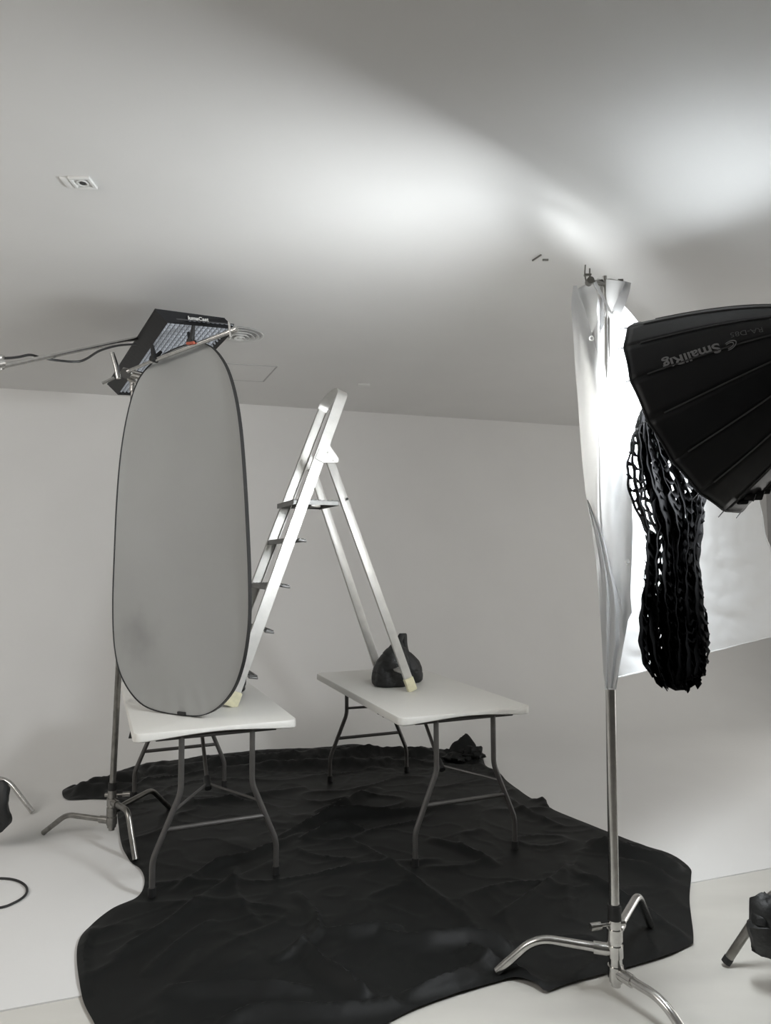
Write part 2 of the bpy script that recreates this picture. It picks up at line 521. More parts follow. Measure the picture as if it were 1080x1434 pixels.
def fold_cloth():
    px = [(87, 1110), (98, 1103), (125, 1100), (165, 1086), (200, 1079), (250, 1073), (300, 1067), (350, 1062), (400, 1058), (450, 1055),
          (500, 1050), (550, 1054), (600, 1056), (640, 1058), (672, 1052), (680, 1074), (700, 1084), (712, 1096), (745, 1119), (763, 1121),
          (770, 1132), (800, 1145), (850, 1165), (900, 1184), (940, 1197), (966, 1216), (968, 1232), (966, 1262), (971, 1305), (971.3, 1321), (971, 1323), (968, 1324),
          (930, 1341), (860, 1361), (800, 1378), (767, 1390), (765, 1391), (761, 1389), (745, 1380), (718, 1372), (690, 1378), (650, 1390), (600, 1407), (555, 1427),
          (520, 1450), (450, 1490), (300, 1510), (170, 1480), (127, 1425), (112, 1385), (108, 1330), (124, 1301), (155, 1275), (190, 1259),
          (202, 1241), (198, 1222), (180, 1205), (170, 1185), (165, 1150), (160, 1124), (130, 1120), (95, 1121)]
    W3 = [onz(x, y, 0) for x, y in px]
    B = []
    sm = catmull([p.to_3d() for p in W3], 8, closed=True)
    # even spacing
    last = None
    for p in sm:
        if last is None or (p - last).length > 0.014:
            B.append(Vector((p.x, p.y))); last = p
    poly = [(p.x, p.y) for p in B]
    xs = np.array([p[0] for p in poly]); ys = np.array([p[1] for p in poly])

    # folds given along polylines: (pixels, height, half width)
    folds = [
        ([(448, 1306), (480, 1310), (530, 1306), (565, 1302)], .030, .030),
        ([(530, 1312), (600, 1322), (650, 1316), (690, 1322), (720, 1335)], .045, .035),
        ([(415, 1250), (440, 1280), (446, 1308), (425, 1330), (380, 1350)], .030, .028),
        ([(420, 1322), (460, 1362), (520, 1402)], .040, .035),
        ([(230, 1392), (330, 1388), (440, 1388)], .030, .025),
        ([(150, 1345), (200, 1320), (250, 1285), (300, 1250), (390, 1205)], .022, .035),
        ([(200, 1370), (250, 1325), (300, 1290)], .018, .03),
        ([(330, 1215), (332, 1255), (365, 1300)], .016, .03),
        ([(240, 1252), (300, 1215), (350, 1200), (430, 1168)], .030, .03),
        ([(390, 1175), (430, 1158), (460, 1145), (500, 1142), (560, 1140), (640, 1130)], .045, .035),
        ([(420, 1180), (470, 1160), (510, 1165)], .04, .03),
        ([(440, 1140), (480, 1128), (530, 1105)], .035, .035),
        ([(470, 1170), (520, 1195), (590, 1240), (650, 1285)], .016, .018),
        ([(600, 1175), (650, 1190), (700, 1215)], .02, .03),
        ([(655, 1330), (690, 1350), (730, 1368), (765, 1388)], .05, .04),
        ([(560, 1400), (640, 1375), (690, 1345)], .03, .03),
        ([(690, 1290), (760, 1245), (800, 1215)], .02, .035),
        ([(790, 1200), (800, 1290)], .012, .02),
        ([(808, 1222), (850, 1246), (900, 1275), (930, 1295), (971, 1322)], .028, .022),
        ([(822, 1182), (850, 1188), (890, 1200), (930, 1212), (960, 1222)], .05, .045),
        ([(860, 1205), (905, 1220), (945, 1240)], .03, .04),
        ([(700, 1110), (740, 1140), (790, 1160)], .02, .03),
        ([(745, 1119), (765, 1124), (770, 1132)], .05, .03),
        ([(205, 1085), (300, 1075), (400, 1066), (500, 1060), (580, 1062), (640, 1066)], .045, .06),
        ([(300, 1082), (400, 1076), (500, 1074), (600, 1070)], .05, .06),
        ([(500, 1056), (600, 1060), (660, 1060), (700, 1090)], .05, .06),
        ([(100, 1110), (130, 1106), (160, 1100), (200, 1092)], .06, .08),
        ([(630, 1060), (668, 1058)], .10, .08),
        ([(240, 1130), (330, 1120), (430, 1105)], .025, .04),
        ([(500, 1215), (620, 1205)], .012, .03),
        ([(165, 1160), (172, 1190), (195, 1215), (204, 1245)], .03, .04),
        ([(130, 1300), (115, 1340), (120, 1400)], .03, .04),
        ([(300, 1440), (360, 1420), (480, 1418), (560, 1405)], .03, .03),
    ]
    FA = []
    for pp, hh, ww in folds:
        c_ = catmull([onz(x, y, 0) for x, y in pp], 5)
        A = np.array([[p.x, p.y] for p in c_])
        FA.append((A, hh, ww))

    def seg_dist(P, A):
        best = np.full(len(P), 9.0); par = np.zeros(len(P)); side = np.zeros(len(P))
        n = len(A) - 1
        for i in range(n):
            a, b = A[i], A[i + 1]; d = b - a; L = d @ d + 1e-9
            t_ = np.clip(((P - a) @ d) / L, 0, 1)
            q_ = a + t_[:, None] * d
            df = P - q_
            dd = np.hypot(df[:, 0], df[:, 1])
            m_ = dd < best
            best[m_] = dd[m_]; par[m_] = ((i + t_) / n)[m_]
            side[m_] = np.sign(d[0] * df[:, 1] - d[1] * df[:, 0])[m_]
        return best, par, side

    def inside(P):
        r = np.zeros(len(P), bool); n = len(xs); j = n - 1
        for i in range(n):
            c_ = ((ys[i] > P[:, 1]) != (ys[j] > P[:, 1])) & (P[:, 0] < (xs[j] - xs[i]) * (P[:, 1] - ys[i]) / (ys[j] - ys[i] + 1e-12) + xs[i])
            r ^= c_; j = i
        return r

    step = 0.0145
    gx = np.arange(xs.min(), xs.max(), step); gy = np.arange(ys.min(), ys.max(), step * 0.87)
    rng = np.random.RandomState(3)
    P = np.array([(x + (step / 2 if (k % 2) else 0), y) for k, y in enumerate(gy) for x in gx])
    P += rng.uniform(-.003, .003, P.shape)
    P = P[inside(P)]
    bd, _, _ = seg_dist(P, np.array(poly + [poly[0]]))
    P = P[bd > 0.009]
    nb = len(poly)
    allp = [Vector(p) for p in poly] + [Vector((p[0], p[1])) for p in P]
    res = delaunay_2d_cdt(allp, [(i, (i + 1) % nb) for i in range(nb)], [], 1, 1e-6)
    verts, faces = res[0], res[2]
    V = np.array([[v.x, v.y] for v in verts])
    bd, _, _ = seg_dist(V, np.array(poly + [poly[0]]))
    Hh = np.zeros(len(V))
    for i, (x, y) in enumerate(V):
        wx = x + .25 * noise.noise((x * 1.1, y * 1.1, 3.0)); wy = y + .25 * noise.noise((x * 1.1, y * 1.1, 9.0))
        a = noise.noise((wx * 2.2 + wy * 1.2, wy * 3.2 - wx, 0.5))
        r = (1 - abs(a) * 2.2)
        h_ = max(0, r) ** 5 * .013
        b_ = noise.noise((wx * 5 - 3 * wy, wy * 6 + wx * 2, 4.5))
        h_ += max(0, 1 - abs(b_) * 2.6) ** 4 * .004
        h_ += .003 * (noise.noise((x * 1.7, y * 1.7, 7.7)) + .6)
        h_ += .0012 * (noise.noise((x * 14, y * 14, 2.2)) + .6)
        Hh[i] = h_
    for A, hh, ww in FA:
        d, par, side = seg_dist(V, A)
        env = np.sin(np.clip(par, 0.0, 1.0) * PI) ** .6
        # one steep side, one gentle side: like a lying fold
        wv = np.where(side < 0, ww * 1.25, max(ww * .45, .016))
        mod = 1 + .25 * np.array([noise.noise((x * 9, y * 9, 1.0)) for x, y in V])
        Hh = np.maximum(Hh, 0) + 1.1 * hh * env * mod * np.exp(-(d / wv) ** 2)
    far = np.clip((V[:, 1] - 4.9) / .5, 0, 1)      # crumpled far hem
    Hh += far * np.array([.03 * max(0, noise.noise((x * 7, y * 9, 5.5))) + .018 * abs(noise.noise((x * 19, y * 17, 8.5))) for x, y in V])
    lt = np.clip((-1.45 - V[:, 0]) / .2, 0, 1) * np.clip((V[:, 1] - 3.9) / .3, 0, 1)
    Hh += lt * np.array([0.04 * abs(noise.noise((x * 11, y * 9, 5.5))) for x, y in V])
    edge = np.clip(bd / .05, 0.0, 1)
    for (fx, fy) in FEET:      # pressed flat under the feet standing on it
        dd = np.hypot(V[:, 0] - fx, V[:, 1] - fy)
        Hh *= 1 - np.exp(-(dd / .07) ** 2) * .97
    Z = .003 + Hh * (.25 + .75 * edge) + np.array([cyc_z(x, y) for x, y in V])
    mb = MB(); mb.v = [Vector((x, y, z)) for (x, y), z in zip(V, Z)]; mb.f = [tuple(f) for f in faces]
    o = obj('floor_cloth', mb, M['blackfab'])
    for p in o.data.polygons: p.use_smooth = True
    return tag(o, 'large crumpled black fabric sheet spread over the white floor under both tables', 'cloth')


fold_cloth()
# bunched knot of the cloth at its far right edge
kc = onz(662, 1066, 0); kc.z = cyc_z(kc.x, kc.y)
mb = MB()


def rumple(amp, fr, sd):
    def fn(d):
        n_ = noise.noise(Vector((d.x * fr, d.y * fr, d.z * fr + sd))) * amp + abs(noise.noise(Vector((d.x * fr * 2.3, d.y * fr * 2.3, d.z * fr * 2.3 + sd)))) * amp * .6
        return d * (1 + n_)
    return fn


mb.ball(kc + Vector((0, 0, .052)), .085, .07, .05, 28, 18, rumple(.55, 26, 1))
mb.ball(onz(640, 1068, 0) + Vector((0, 0, .035)), .09, .06, .032, 24, 14, rumple(.6, 26, 5))
o = obj('cloth_bundle', mb, M['blackfab'])
tag(o, 'small bunched knot of black fabric on the far right edge of the floor cloth', 'cloth')


# ================================================================== FOLDING TABLES
def rounded_rect(w, l, r, n=8):
    pts = []
    for (cx_, cy_, a0) in ((w - r, r, -PI / 2), (w - r, l - r, 0), (r, l - r, PI / 2), (r, r, PI)):
        for k in range(n + 1):
            a = a0 + PI / 2 * k / n
            pts.append((cx_ + r * math.cos(a), cy_ + r * math.sin(a)))
    return pts




def make_table(label, loc, rz):
    t = thing('folding_table', label, 'table', loc, rz, None)
    # tabletop: moulded slab with a rim that is deep at the corners and shallow in the middle of the ends
    out = rounded_rect(TW, TL, .045)
    dense = []
    for i in range(len(out)):
        a, b = out[i], out[(i + 1) % len(out)]
        L = math.dist(a, b); n = max(1, int(L / .03))
        for k in range(n): dense.append((a[0] + (b[0] - a[0]) * k / n, a[1] + (b[1] - a[1]) * k / n))

    def depth(p):
        x = (p[0] - TW * .5) / (TW * .5)
        endw = 1 if (p[1] < .05 or p[1] > TL - .05) else 0
        s_ = max(0, math.cos(x * PI * .9) * .5 + .5)
        return .042 - endw * .020 * s_
    mb = MB()
    n = len(dense)
    cxy = Vector((TW / 2, TL / 2))

    def inset(p, d):
        q_ = Vector(p); c2 = Vector((min(max(q_.x, d * 3), TW - d * 3), min(max(q_.y, d * 3), TL - d * 3)))
        v_ = (c2 - q_); return q_ + v_.normalized() * d if v_.length > 1e-6 else q_
    rings = []
    for (ins_, z) in ((.012, .74), (.004, .7385), (0, .733), (0, None), (.006, -1), (.03, -2)):
        ring = []
        for p in dense:
            q_ = inset(p, ins_) if ins_ > 0 else Vector(p)
            dz = depth(p)
            zz = z if (z is not None and z > 0) else (.74 - dz + .004 if z is None else (.74 - dz if z == -1 else .74 - dz + .012))
            ring.append(len(mb.v)); mb.v.append(Vector((q_.x, q_.y, zz)))
        rings.append(ring)
    for a, b in zip(rings, rings[1:]):
        for i in range(n):
            j = (i + 1) % n; mb.f.append((a[i], a[j], b[j], b[i]))
    mb.f.append(tuple(rings[0])); mb.f.append(tuple(reversed(rings[-1])))
    obj('tabletop', mb, M['table'], t, local=True)
    for x in (.11, TW - .11):
        mb = MB(); mb.box((x, TL / 2, .708), .03, TL - .2, .018)
        obj('side_rail', mb, M['legpaint'], t, local=True)
    for end in (0, 1):
        y = TI if end == 0 else TL - TI
        sg = 1 if end == 0 else -1
        xi = (TW - TS) / 2
        for s_ in (0, 1):
            xf = xi if s_ == 0 else TW - xi
            d = .12 if s_ == 0 else -.12
            path = arc_path([(xf + d, y, .705), (xf + d, y, .45), (xf, y, .165), (xf, y, .02)], .032)
            mb = MB(); mb.tube(path, .0135, 12); lg = obj('leg', mb, M['legpaint'], t, local=True)
            mb = MB(); mb.cyl((xf, y, .006), (xf, y, .045), .018, 14); obj('rubber_foot', mb, M['rubber'], lg, local=True)
        mb = MB(); fr = .62
        za = .29; dxa = .12 * (za - .165) / (.45 - .165)
        mb.tube([(xi + dxa, y, za), (TW - xi - dxa, y, za)], .011, 10)
        obj('crossbar', mb, M['legpaint'], t, local=True)
        # pivot tube under the top
        mb = MB(); mb.tube([(.10, y, .702), (TW - .10, y, .702)], .012, 10); obj('pivot_tube', mb, M['legpaint'], t, local=True)
        if end == 0:
            J = Vector((TW / 2, y + .30, .385)); za = .365
            dx = .12 * (za - .165) / (.45 - .165)
            mb = MB(); mb.tube([J, (TW / 2, y + .62, .70)], .010, 8); br = obj('brace', mb, M['legpaint'], t, local=True)
            mb = MB(); mb.tube([(xi + dx, y, za), J], .0065, 8); obj('brace_arm', mb, M['legpaint'], br, local=True)
            mb = MB(); mb.tube([(TW - xi - dx, y, za), J], .0065, 8); obj('brace_arm', mb, M['legpaint'], br, local=True)
            mb = MB(); mb.cyl(J + Vector((0, -.03, -.018)), J + Vector((0, .025, .022)), .018, 12); obj('locking_ring', mb, M['rubber'], br, local=True)
        else:
            J = Vector((TW / 2 + .02, y - .16, .52))
            mb = MB(); mb.tube([J, (TW / 2, y - .40, .70)], .010, 8); br = obj('brace', mb, M['legpaint'], t, local=True)
            mb = MB(); mb.tube([(xi + .12, y, .49), J], .0085, 8); obj('brace_arm', mb, M['legpaint'], br, local=True)
            mb = MB(); mb.tube([(TW - xi - .12, y, .49), J], .0085, 8); obj('brace_arm', mb, M['legpaint'], br, local=True)
            mb = MB(); mb.box(J + Vector((0, 0, -.02)), .035, .03, .07, bev=.006); mb.box(J + Vector((.03, 0, -.045)), .05, .02, .05, (1, 0, .7), (0, 1, 0), (-.7, 0, 1), bev=.005)
            obj('locking_ring', mb, M['rubber'], br, local=True)
    return t


make_table('white folding table on the right with a black sandbag at the ladder foot', *TABLES[0])
make_table('white folding table on the left, under the tall oval reflector', *TABLES[1])


# ================================================================== LADDER
def ladder():
    Fn = onz(322, 990, .74); Rn = onz(578, 968, .74)
    e = (Rn - Fn); e.z = 0; e.normalize()
    w = Vector((-e.y, e.x, 0))
    WB, WT = .47, .34
    zt = 2.6

    def near_plane(z):      # taper: near rail moves inward with height
        return Fn + w * ((WB - WT) / 2 * (z - .74) / (zt - .74))

    def hit(px, py):
        z = 1.6
        for _ in range(6):
            p = onplane(px, py, near_plane(z), w); z = p.z
        return p

    def mirror(p):
        c_ = (Fn - p).dot(w)     # -(distance inward)
        off_ = (p - Fn).dot(w)
        return p + w * (WB - 2 * off_)
    top = hit(477, 560)
    t = thing('step_ladder', 'aluminium step ladder standing with its feet on both white tables', 'ladder', (Fn + Rn) / 2)
    fd = (top - Fn).normalized()
    foot = Fn + fd * .03
    side = (e - fd * e.dot(fd)).normalized()      # in-plane width of the rails
    RWd, RTh = .063, .024
    fL = mirror(foot); tL = mirror(top)
    # front rails
    for (a, b) in ((foot, top), (fL, tL)):
        mb = MB()
        mb.bar(a, b, RWd, .004, side)
        th = (b - a).normalized().cross(side).normalized()
        inner = w if a is foot else -w
        ins_ = inner * .011
        for sg in (-1, 1):
            mb.bar(a + side * sg * (RWd / 2 - .003) + ins_, b + side * sg * (RWd / 2 - .003) + ins_, .006, RTh, side, .0015)
        obj('front_rail', mb, M['alu'], t)
    # handle loop: flat strip arching between the rails
    up1 = fd; c1 = top; c2 = tL
    fdm = (tL - fL).normalized()
    path = [c1.lerp(c2, .5 - .5 * math.cos(PI * k_ / 28)) + fd.lerp(fdm, k_ / 28) * (.092 * math.sin(PI * k_ / 28) ** .62) for k_ in range(29)]
    mb = MB()
    ring = []
    for i, p in enumerate(path):
        tg = (path[min(i + 1, len(path) - 1)] - path[max(i - 1, 0)]).normalized()
        nn = tg.cross(side).normalized()
        ring.append([p + side * RWd / 2 + nn * .002, p - side * RWd / 2 + nn * .002, p - side * RWd / 2 - nn * .002, p + side * RWd / 2 - nn * .002])
    b0 = len(mb.v)
    for r_ in ring: mb.v += r_
    for i in range(len(ring) - 1):
        for k in range(4):
            l = (k + 1) % 4
            mb.f.append((b0 + i * 4 + k, b0 + i * 4 + l, b0 + (i + 1) * 4 + l, b0 + (i + 1) * 4 + k))
    obj('handle_loop', mb, M['alu'], t)
    # rear legs
    hp = hit(463, 645) + w * .012
    rf = Rn + (hp - Rn).normalized() * .05
    hpL, rfL = mirror(hp), mirror(rf)
    rd = (hp - rf).normalized(); rs = (e - rd * e.dot(rd)).normalized()
    for (a, b, nm) in ((rf, hp, 0), (rfL, hpL, 1)):
        mb = MB(); mb.bar(a, b, .050, .022, rs, .002); lg = obj('rear_leg', mb, M['alu'], t)
        if nm == 0:
            q_ = hit(485, 699) - w * .012
            mb = MB(); mb.cyl(q_ + w * .0, q_ - w * .004, .008, 14); obj('bolt_hole', mb, M['rubber'], lg)
    # hinge brackets
    for mir in (0, 1):
        pts = [hit(447, 628), hit(461, 624), hit(474, 643), hit(472, 648), hit(452, 648), hit(441, 642)]
        pts = [p - w * .006 for p in pts]
        if mir: pts = [mirror(p) for p in pts]
        mb = MB(); b0 = len(mb.v)
        mb.v += [p - w * .004 for p in pts] + [p + w * .004 for p in pts]
        n = len(pts)
        mb.f += [tuple(range(n)), tuple(n + i for i in reversed(range(n)))] + [(i, (i + 1) % n, n + (i + 1) % n, n + i) for i in range(n)]
        hb = obj('hinge_bracket', mb, M['alu'], t, smooth=False)
        for (px_, py_) in ((458, 634), (466, 645)):
            q_ = hit(px_, py_) - w * .011
            if mir: q_ = mirror(q_)
            mb = MB(); mb.cyl(q_ - w * .003, q_ + w * .003, .005, 10)
            obj('rivet', mb, M['steel_dark'], hb)
    # steps
    ys_ = [(402, 755), (375, 820), (352, 884), (332, 948)]
    for k, (px_, py_) in enumerate(ys_):
        z = hit(px_ + 8, py_).z
        a = Fn + fd * ((z - Fn.z) / fd.z); b = mirror(a)
        mb = MB()
        mid = (a + b) / 2; L = (b - a).length - .02
        mb.box(mid + e * .03, .125, L, .005, e, w, (0, 0, 1), .001)
        for q_ in range(6): mb.box(mid + e * (-.02 + q_ * .02) + Vector((0, 0, .004)), .006, L, .004, e, w)
        mb.box(mid + e * (-.031) - Vector((0, 0, .012)), .006, L, .024, e, w)
        mb.box(mid + e * (.091) - Vector((0, 0, .007)), .006, L, .016, e, w)
        st = obj('step', mb, M['alu_dark'], t)
        for p_, sg in ((a, 1), (b, -1)):
            mb = MB(); mb.box(p_ + e * .068 + w * sg * .004 - Vector((0, 0, .008)), .05, .030, .012, e + Vector((0, 0, -.15)), w, (0, 0, 1), .003)
            obj('step_bracket', mb, M['alu_dark'], st)
    # top platform
    z = hit(425, 700).z
    a = Fn + fd * ((z - Fn.z) / fd.z)
    a = Vector((a.x, a.y, z)); a = hit(425, 700); b = mirror(a)
    rb = hit(484, 700)
    Lp = (rb - a).length
    mid = (a + b) / 2 + e * (Lp / 2 - .045)
    mb = MB(); L = (b - a).length - .03
    mb.box(mid, Lp + .02, L, .006, e, w, (0, 0, 1), .001)
    for sg in (-1, 1):
        mb.box(mid + e * sg * (Lp / 2 + .007) - Vector((0, 0, .012)), .006, L, .028, e, w)
        mb.box(mid + w * sg * (L / 2 - .003) - Vector((0, 0, .012)), Lp + .02, .006, .024, e, w)
    for q_ in range(9): mb.box(mid + e * (-.1 + q_ * .025) + Vector((0, 0, .004)), .006, L, .004, e, w)
    pl = obj('platform', mb, M['alu_dark'], t)
    mb = MB(); mb.box(mid + Vector((0, 0, -.024)) + w * (-L / 2 + .03), .06, .03, .03, e, w, (0, 0, 1), .004); obj('catch', mb, M['steel_dark'], pl)
    # feet
    for (p, d_, big) in ((Fn, fd, 1), (mirror(Fn), fdm, 1), (Rn, rd, 0), (mirror(Rn), rd, 0)):
        mb = MB()
        s2 = side if big else rs
        mb.bar(p + Vector((0, 0, .003)), p + d_ * .085, .078 if big else .058, .032, s2, .005)
        obj('taped_foot', mb, M['tape'], t)['label'] = 'cream taped foot of the ladder'
    # low rail between the rear legs
    a = rf + rd * .07; b = rfL + (hpL - rfL).normalized() * .07
    mb = MB(); mb.bar(a, b, .035, .014, rs, .002); obj('rear_rail', mb, M['alu'], t)
    return Fn, Rn, e, w, mirror


Fn, Rn, Le, Lw, Lmir = ladder()


# ================================================================== SANDBAGS
def pouch(c, rx, ry, rz, yaw=0, sd=0.0, lean=(0, 0)):
    """soft weighted bag: flat underneath, tapering upward, wrinkled"""
    ca, sa = math.cos(yaw), math.sin(yaw)
    mb = MB()

    def g(u, v):
        th = 2 * PI * u; h_ = v
        pr = interp([(0, 0), (.04, .86), (.10, .97), (.22, 1.0), (.42, .97), (.58, .84), (.74, .60), (.88, .34), (.96, .2), (1, .02)], h_)[0]
        x = math.copysign(abs(math.cos(th)) ** .8, math.cos(th)) * rx * pr
        y = math.copysign(abs(math.sin(th)) ** .8, math.sin(th)) * ry * pr
        z = 2 * rz * (max(0, h_ - .06) / .94)
        w_ = 1 + .12 * noise.noise((x * 16 + sd, y * 16, z * 12)) - .10 * max(0, 1 - abs(noise.noise((x * 12 + z * 9, y * 12 + sd, z * 14 - x * 6))) * 6) * (.3 + h_)
        x, y = x * w_ + lean[0] * h_ * h_, y * w_ + lean[1] * h_ * h_
        return Vector((c[0] + x * ca - y * sa, c[1] + x * sa + y * ca, c[2] + z))
    return mb.grid(g, 48, 40)


def strap(pts, w, side, th=.003):
    mb = MB(); P = catmull([Vector(p) for p in pts], 6); S = Vector(side).normalized()
    r = []
    for p in P: r += [p - S * w / 2, p + S * w / 2]
    mb.v = r
    for i in range(len(P) - 1): mb.f.append((2 * i, 2 * i + 1, 2 * i + 3, 2 * i + 2))
    return mb


bc = onz(547, 962, .742)
t = thing('sandbag', 'black saddle sandbag slumped at the ladder rear feet on the right table', 'sandbag', bc)
ang = math.atan2(Le.y, Le.x)
mb = pouch(aty(548, 962, bc.y) * 1.0, .118, .10, .140, 0.2, 0.0, (.055, .02)); mb.v = [v + Vector((0, .07, 0)) for v in mb.v]
zmin = min(v.z for v in mb.v); mb.v = [v + Vector((0, 0, .742 - zmin)) for v in mb.v]
obj('pouch', mb, M['bag'], t)
c2 = aty(570, 962, bc.y + .20)
mb = pouch((c2.x, c2.y, .742), .105, .08, .115, -.2, 3.0, (-.03, -.03)); obj('pouch', mb, M['bag'], t)
p0 = aty(556, 910, bc.y + .10); p1 = aty(561, 893, bc.y + .16); p2 = aty(565, 888, bc.y + .18); p3 = aty(567, 908, bc.y + .2); p4 = aty(577, 935, bc.y + .22)
mb = strap([p0, p1, p2, p3, p4], .045, (1, .3, 0)); obj('handle_strap', mb, M['bag'], t, solid=.005)

ff = Lmir(Fn)
t = thing('sandbag', 'black sandbag mostly hidden behind the reflector, at the ladder front foot', 'sandbag', ff)
b2 = ff + Lw * .02 + Le * .10
mb = pouch((b2.x, b2.y, .742), .12, .085, .10, ang + PI / 2, 5.0); obj('pouch', mb, M['bag'], t)
b3 = b2 - Le * .26 - Lw * .10
mb = pouch((b3.x, b3.y, .742), .12, .085, .10, ang + PI / 2, 6.0); obj('pouch', mb, M['bag'], t)
mb = strap([b2 + Vector((0, 0, .17)), b2 * .5 + b3 * .5 + Vector((0, 0, .21)), b3 + Vector((0, 0, .17))], .05, Lw); obj('handle_strap', mb, M['bag'], t, solid=.005)
# black scrap hanging behind the table edge
p = aty(185, 1026, 4.25)
t = thing('hanging_strap', 'small black triangular cloth end hanging behind the left table corner', 'strap', p)
mb = MB(); a0 = aty(184, 990, 4.25); mb.v = [aty(187, 985, 4.2), aty(196, 985, 4.2), aty(195, 1034, 4.2), aty(180, 1034, 4.2), aty(185, 1015, 4.2)]
mb.f = [(0, 1, 2, 3, 4)]
obj('cloth_end', mb, M['bag'], t, solid=.006)


# ================================================================== C-STANDS
def c_stand(name, label, base, feet, zs, pole_pts, pole_r, mt, handle_dir, leg_r=.0125, foot_cap=None, rise=.0, rad=.065):
    """base xy; feet [xy]; zs attach heights; pole_pts path bottom->top with radii"""
    t = thing(name, label, 'stand', (base[0], base[1], 0))
    B = Vector((base[0], base[1], 0))
    for f_, za in zip(feet, zs):
        d = Vector((f_[0], f_[1], 0)) - B; L = d.length; d.normalize()
        p = [B + d * .02 + Vector((0, 0, za)), B + d * (L * .64) + Vector((0, 0, za + rise + .005)), B + d * (L - .012) + Vector((0, 0, .012))]
        mb = MB(); mb.tube(arc_path(p, rad, 10), leg_r, 14)
        lg = obj('leg', mb, mt, t)
        mb = MB(); a_ = B + d * .018 + Vector((0, 0, za)); mb.cyl(a_ - d * .0, a_ + d * .055, leg_r * 1.35, 14)
        obj('leg_socket', mb, mt, lg)
        if foot_cap:
            mb = MB(); q_ = B + d * (L - .012); dd = (p[2] - p[1]).normalized(); mb.cyl(p[2] - dd * .018, p[2] + dd * .006, leg_r * 1.12, 12); obj('foot_cap', mb, M['rubber'], lg)
    zlo, zhi = min(zs), max(zs)
    mb = MB(); mb.cyl(B + Vector((0, 0, zlo - .035)), B + Vector((0, 0, zhi + .06)), .023, 18)
    for za in zs:
        mb.cyl(B + Vector((0, 0, za - .02)), B + Vector((0, 0, za + .02)), .0275, 18)
    mb.cyl(B + Vector((0, 0, zlo - .05)), B + Vector((0, 0, zlo - .035)), .016, 12)
    obj('base_hub', mb, mt, t)
    zk = zhi + .035
    hd = Vector(handle_dir).normalized()
    mb = MB(); a_ = B + Vector((0, 0, zk)); mb.cyl(a_ - hd * .02, a_ + hd * .06, .006, 10); mb.cyl(a_ + hd * .055, a_ + hd * .095, .013, 12)
    mb.cyl(a_ - hd * .02, a_ - hd * .038, .011, 12)
    obj('base_knob', mb, mt, t)
    top = B + Vector((0, 0, zhi + .055))
    prev = top
    for i, (p, r) in enumerate(pole_pts):
        mb = MB(); mb.cyl(prev, p, r, 18); ps = obj('riser', mb, mt, t)
        mb = MB(); dd = (Vector(p) - prev).normalized()
        mb.cyl(prev - dd * .005, prev + dd * .045, r * 1.35, 18)
        obj('collar', mb, M['rubber'] if (i == 0 and foot_cap is None) else mt, ps)
        prev = Vector(p)
    return t


# --- right stand
f1, f2, f3 = onz(692, 1364, 0), onz(912, 1298, 0), onz(968, 1462, 0)
bx = aty(861, 1300, 2.57)
z440 = aty(850, 445, 2.585)
mid_r = aty(853, 860, 2.575)
rstand = c_stand('light_stand', 'chrome stand with bent legs on the right, holding up the white cloth', (bx.x, bx.y),
                 [(f1.x, f1.y), (f2.x, f2.y), (f3.x, f3.y)], [.145, .20, .075], [(mid_r, .0175), (z440, .0115)], .0125, M['steel'], (-1, -.25, 0), leg_r=.0155)
hd_ = aty(847, 398, 2.585)
mb = MB(); mb.cyl(z440 - Vector((0, 0, .01)), hd_ + Vector((0, 0, .03)), .009, 12); obj('top_pin', mb, M['steel'], rstand)
mb = MB(); hc = aty(826, 394, 2.55)
mb.tube([hd_, hc], .008, 10); mb.cyl(hc + Vector((0, -.014, 0)), hc + Vector((0, .014, 0)), .014, 16)
obj('grip_head', mb, M['steel_dark'], rstand)
mb = MB(); mb.tube([aty(821, 394, 2.55), aty(819, 384, 2.55), aty(820, 371, 2.55)], .0028, 8); mb.tube([aty(826, 392, 2.55), aty(826, 376, 2.55)], .0028, 8)
mb.box(aty(823, 385, 2.55), .026, .012, .007)
obj('fork_hook', mb, M['steel_dark'], rstand)
mb = MB(); mb.tube([hc, aty(855, 392, 2.62), aty(881, 397, 2.70)], .005, 8); mb.box(aty(869, 396, 2.66), .02, .012, .026); obj('cross_arm', mb, M['steel_dark'], rstand)

# --- left stand
g1, g2, g3 = onz(58, 1169, 0), onz(191, 1208, 0), onz(239, 1133, 0)
lx = -1.485; ly = 3.90
lm = aty(166.5, 930, 3.9); lt_ = aty(187, 535, 3.86)
lstand = c_stand('light_stand', 'steel stand with bent legs on the left, beside the oval reflector', (lx, ly),
                 [(g1.x, g1.y), (g2.x, g2.y), (g3.x, g3.y)], [.12, .22, .17], [(lm, .0165), (lt_, .0125)], .0125, M['steel_dark'], (1, .1, 0), leg_r=.0145, rise=.0, rad=.045)
# grip head with T handles
hp_ = aty(188, 528, 3.84)
t = lstand
mb = MB(); mb.cyl(hp_ + Vector((0, -.02, 0)), hp_ + Vector((0, .035, 0)), .038, 20); mb.cyl(aty(186, 548, 3.85), aty(187, 532, 3.85), .019, 12)
gh = obj('grip_head', mb, M['steel'], t)
mb = MB(); mb.cyl(aty(172, 519, 3.78), aty(200, 526, 3.80), .019, 12); mb.cyl(aty(176, 523, 3.75), aty(176, 523, 3.83), .028, 14); obj('head_clamp', mb, M['steel'], gh)
mb = MB(); mb.tube([aty(157, 494, 3.74), aty(163, 514, 3.74), aty(166, 530, 3.74)], [.012, .015, .013], 10); mb.tube([aty(162, 521, 3.74), aty(172, 523, 3.76)], .010, 10); obj('t_handle', mb, M['steel'], gh)
mb = MB(); mb.tube([aty(143, 537, 3.72), aty(160, 529, 3.74)], .008, 10); obj('t_handle', mb, M['steel'], gh)

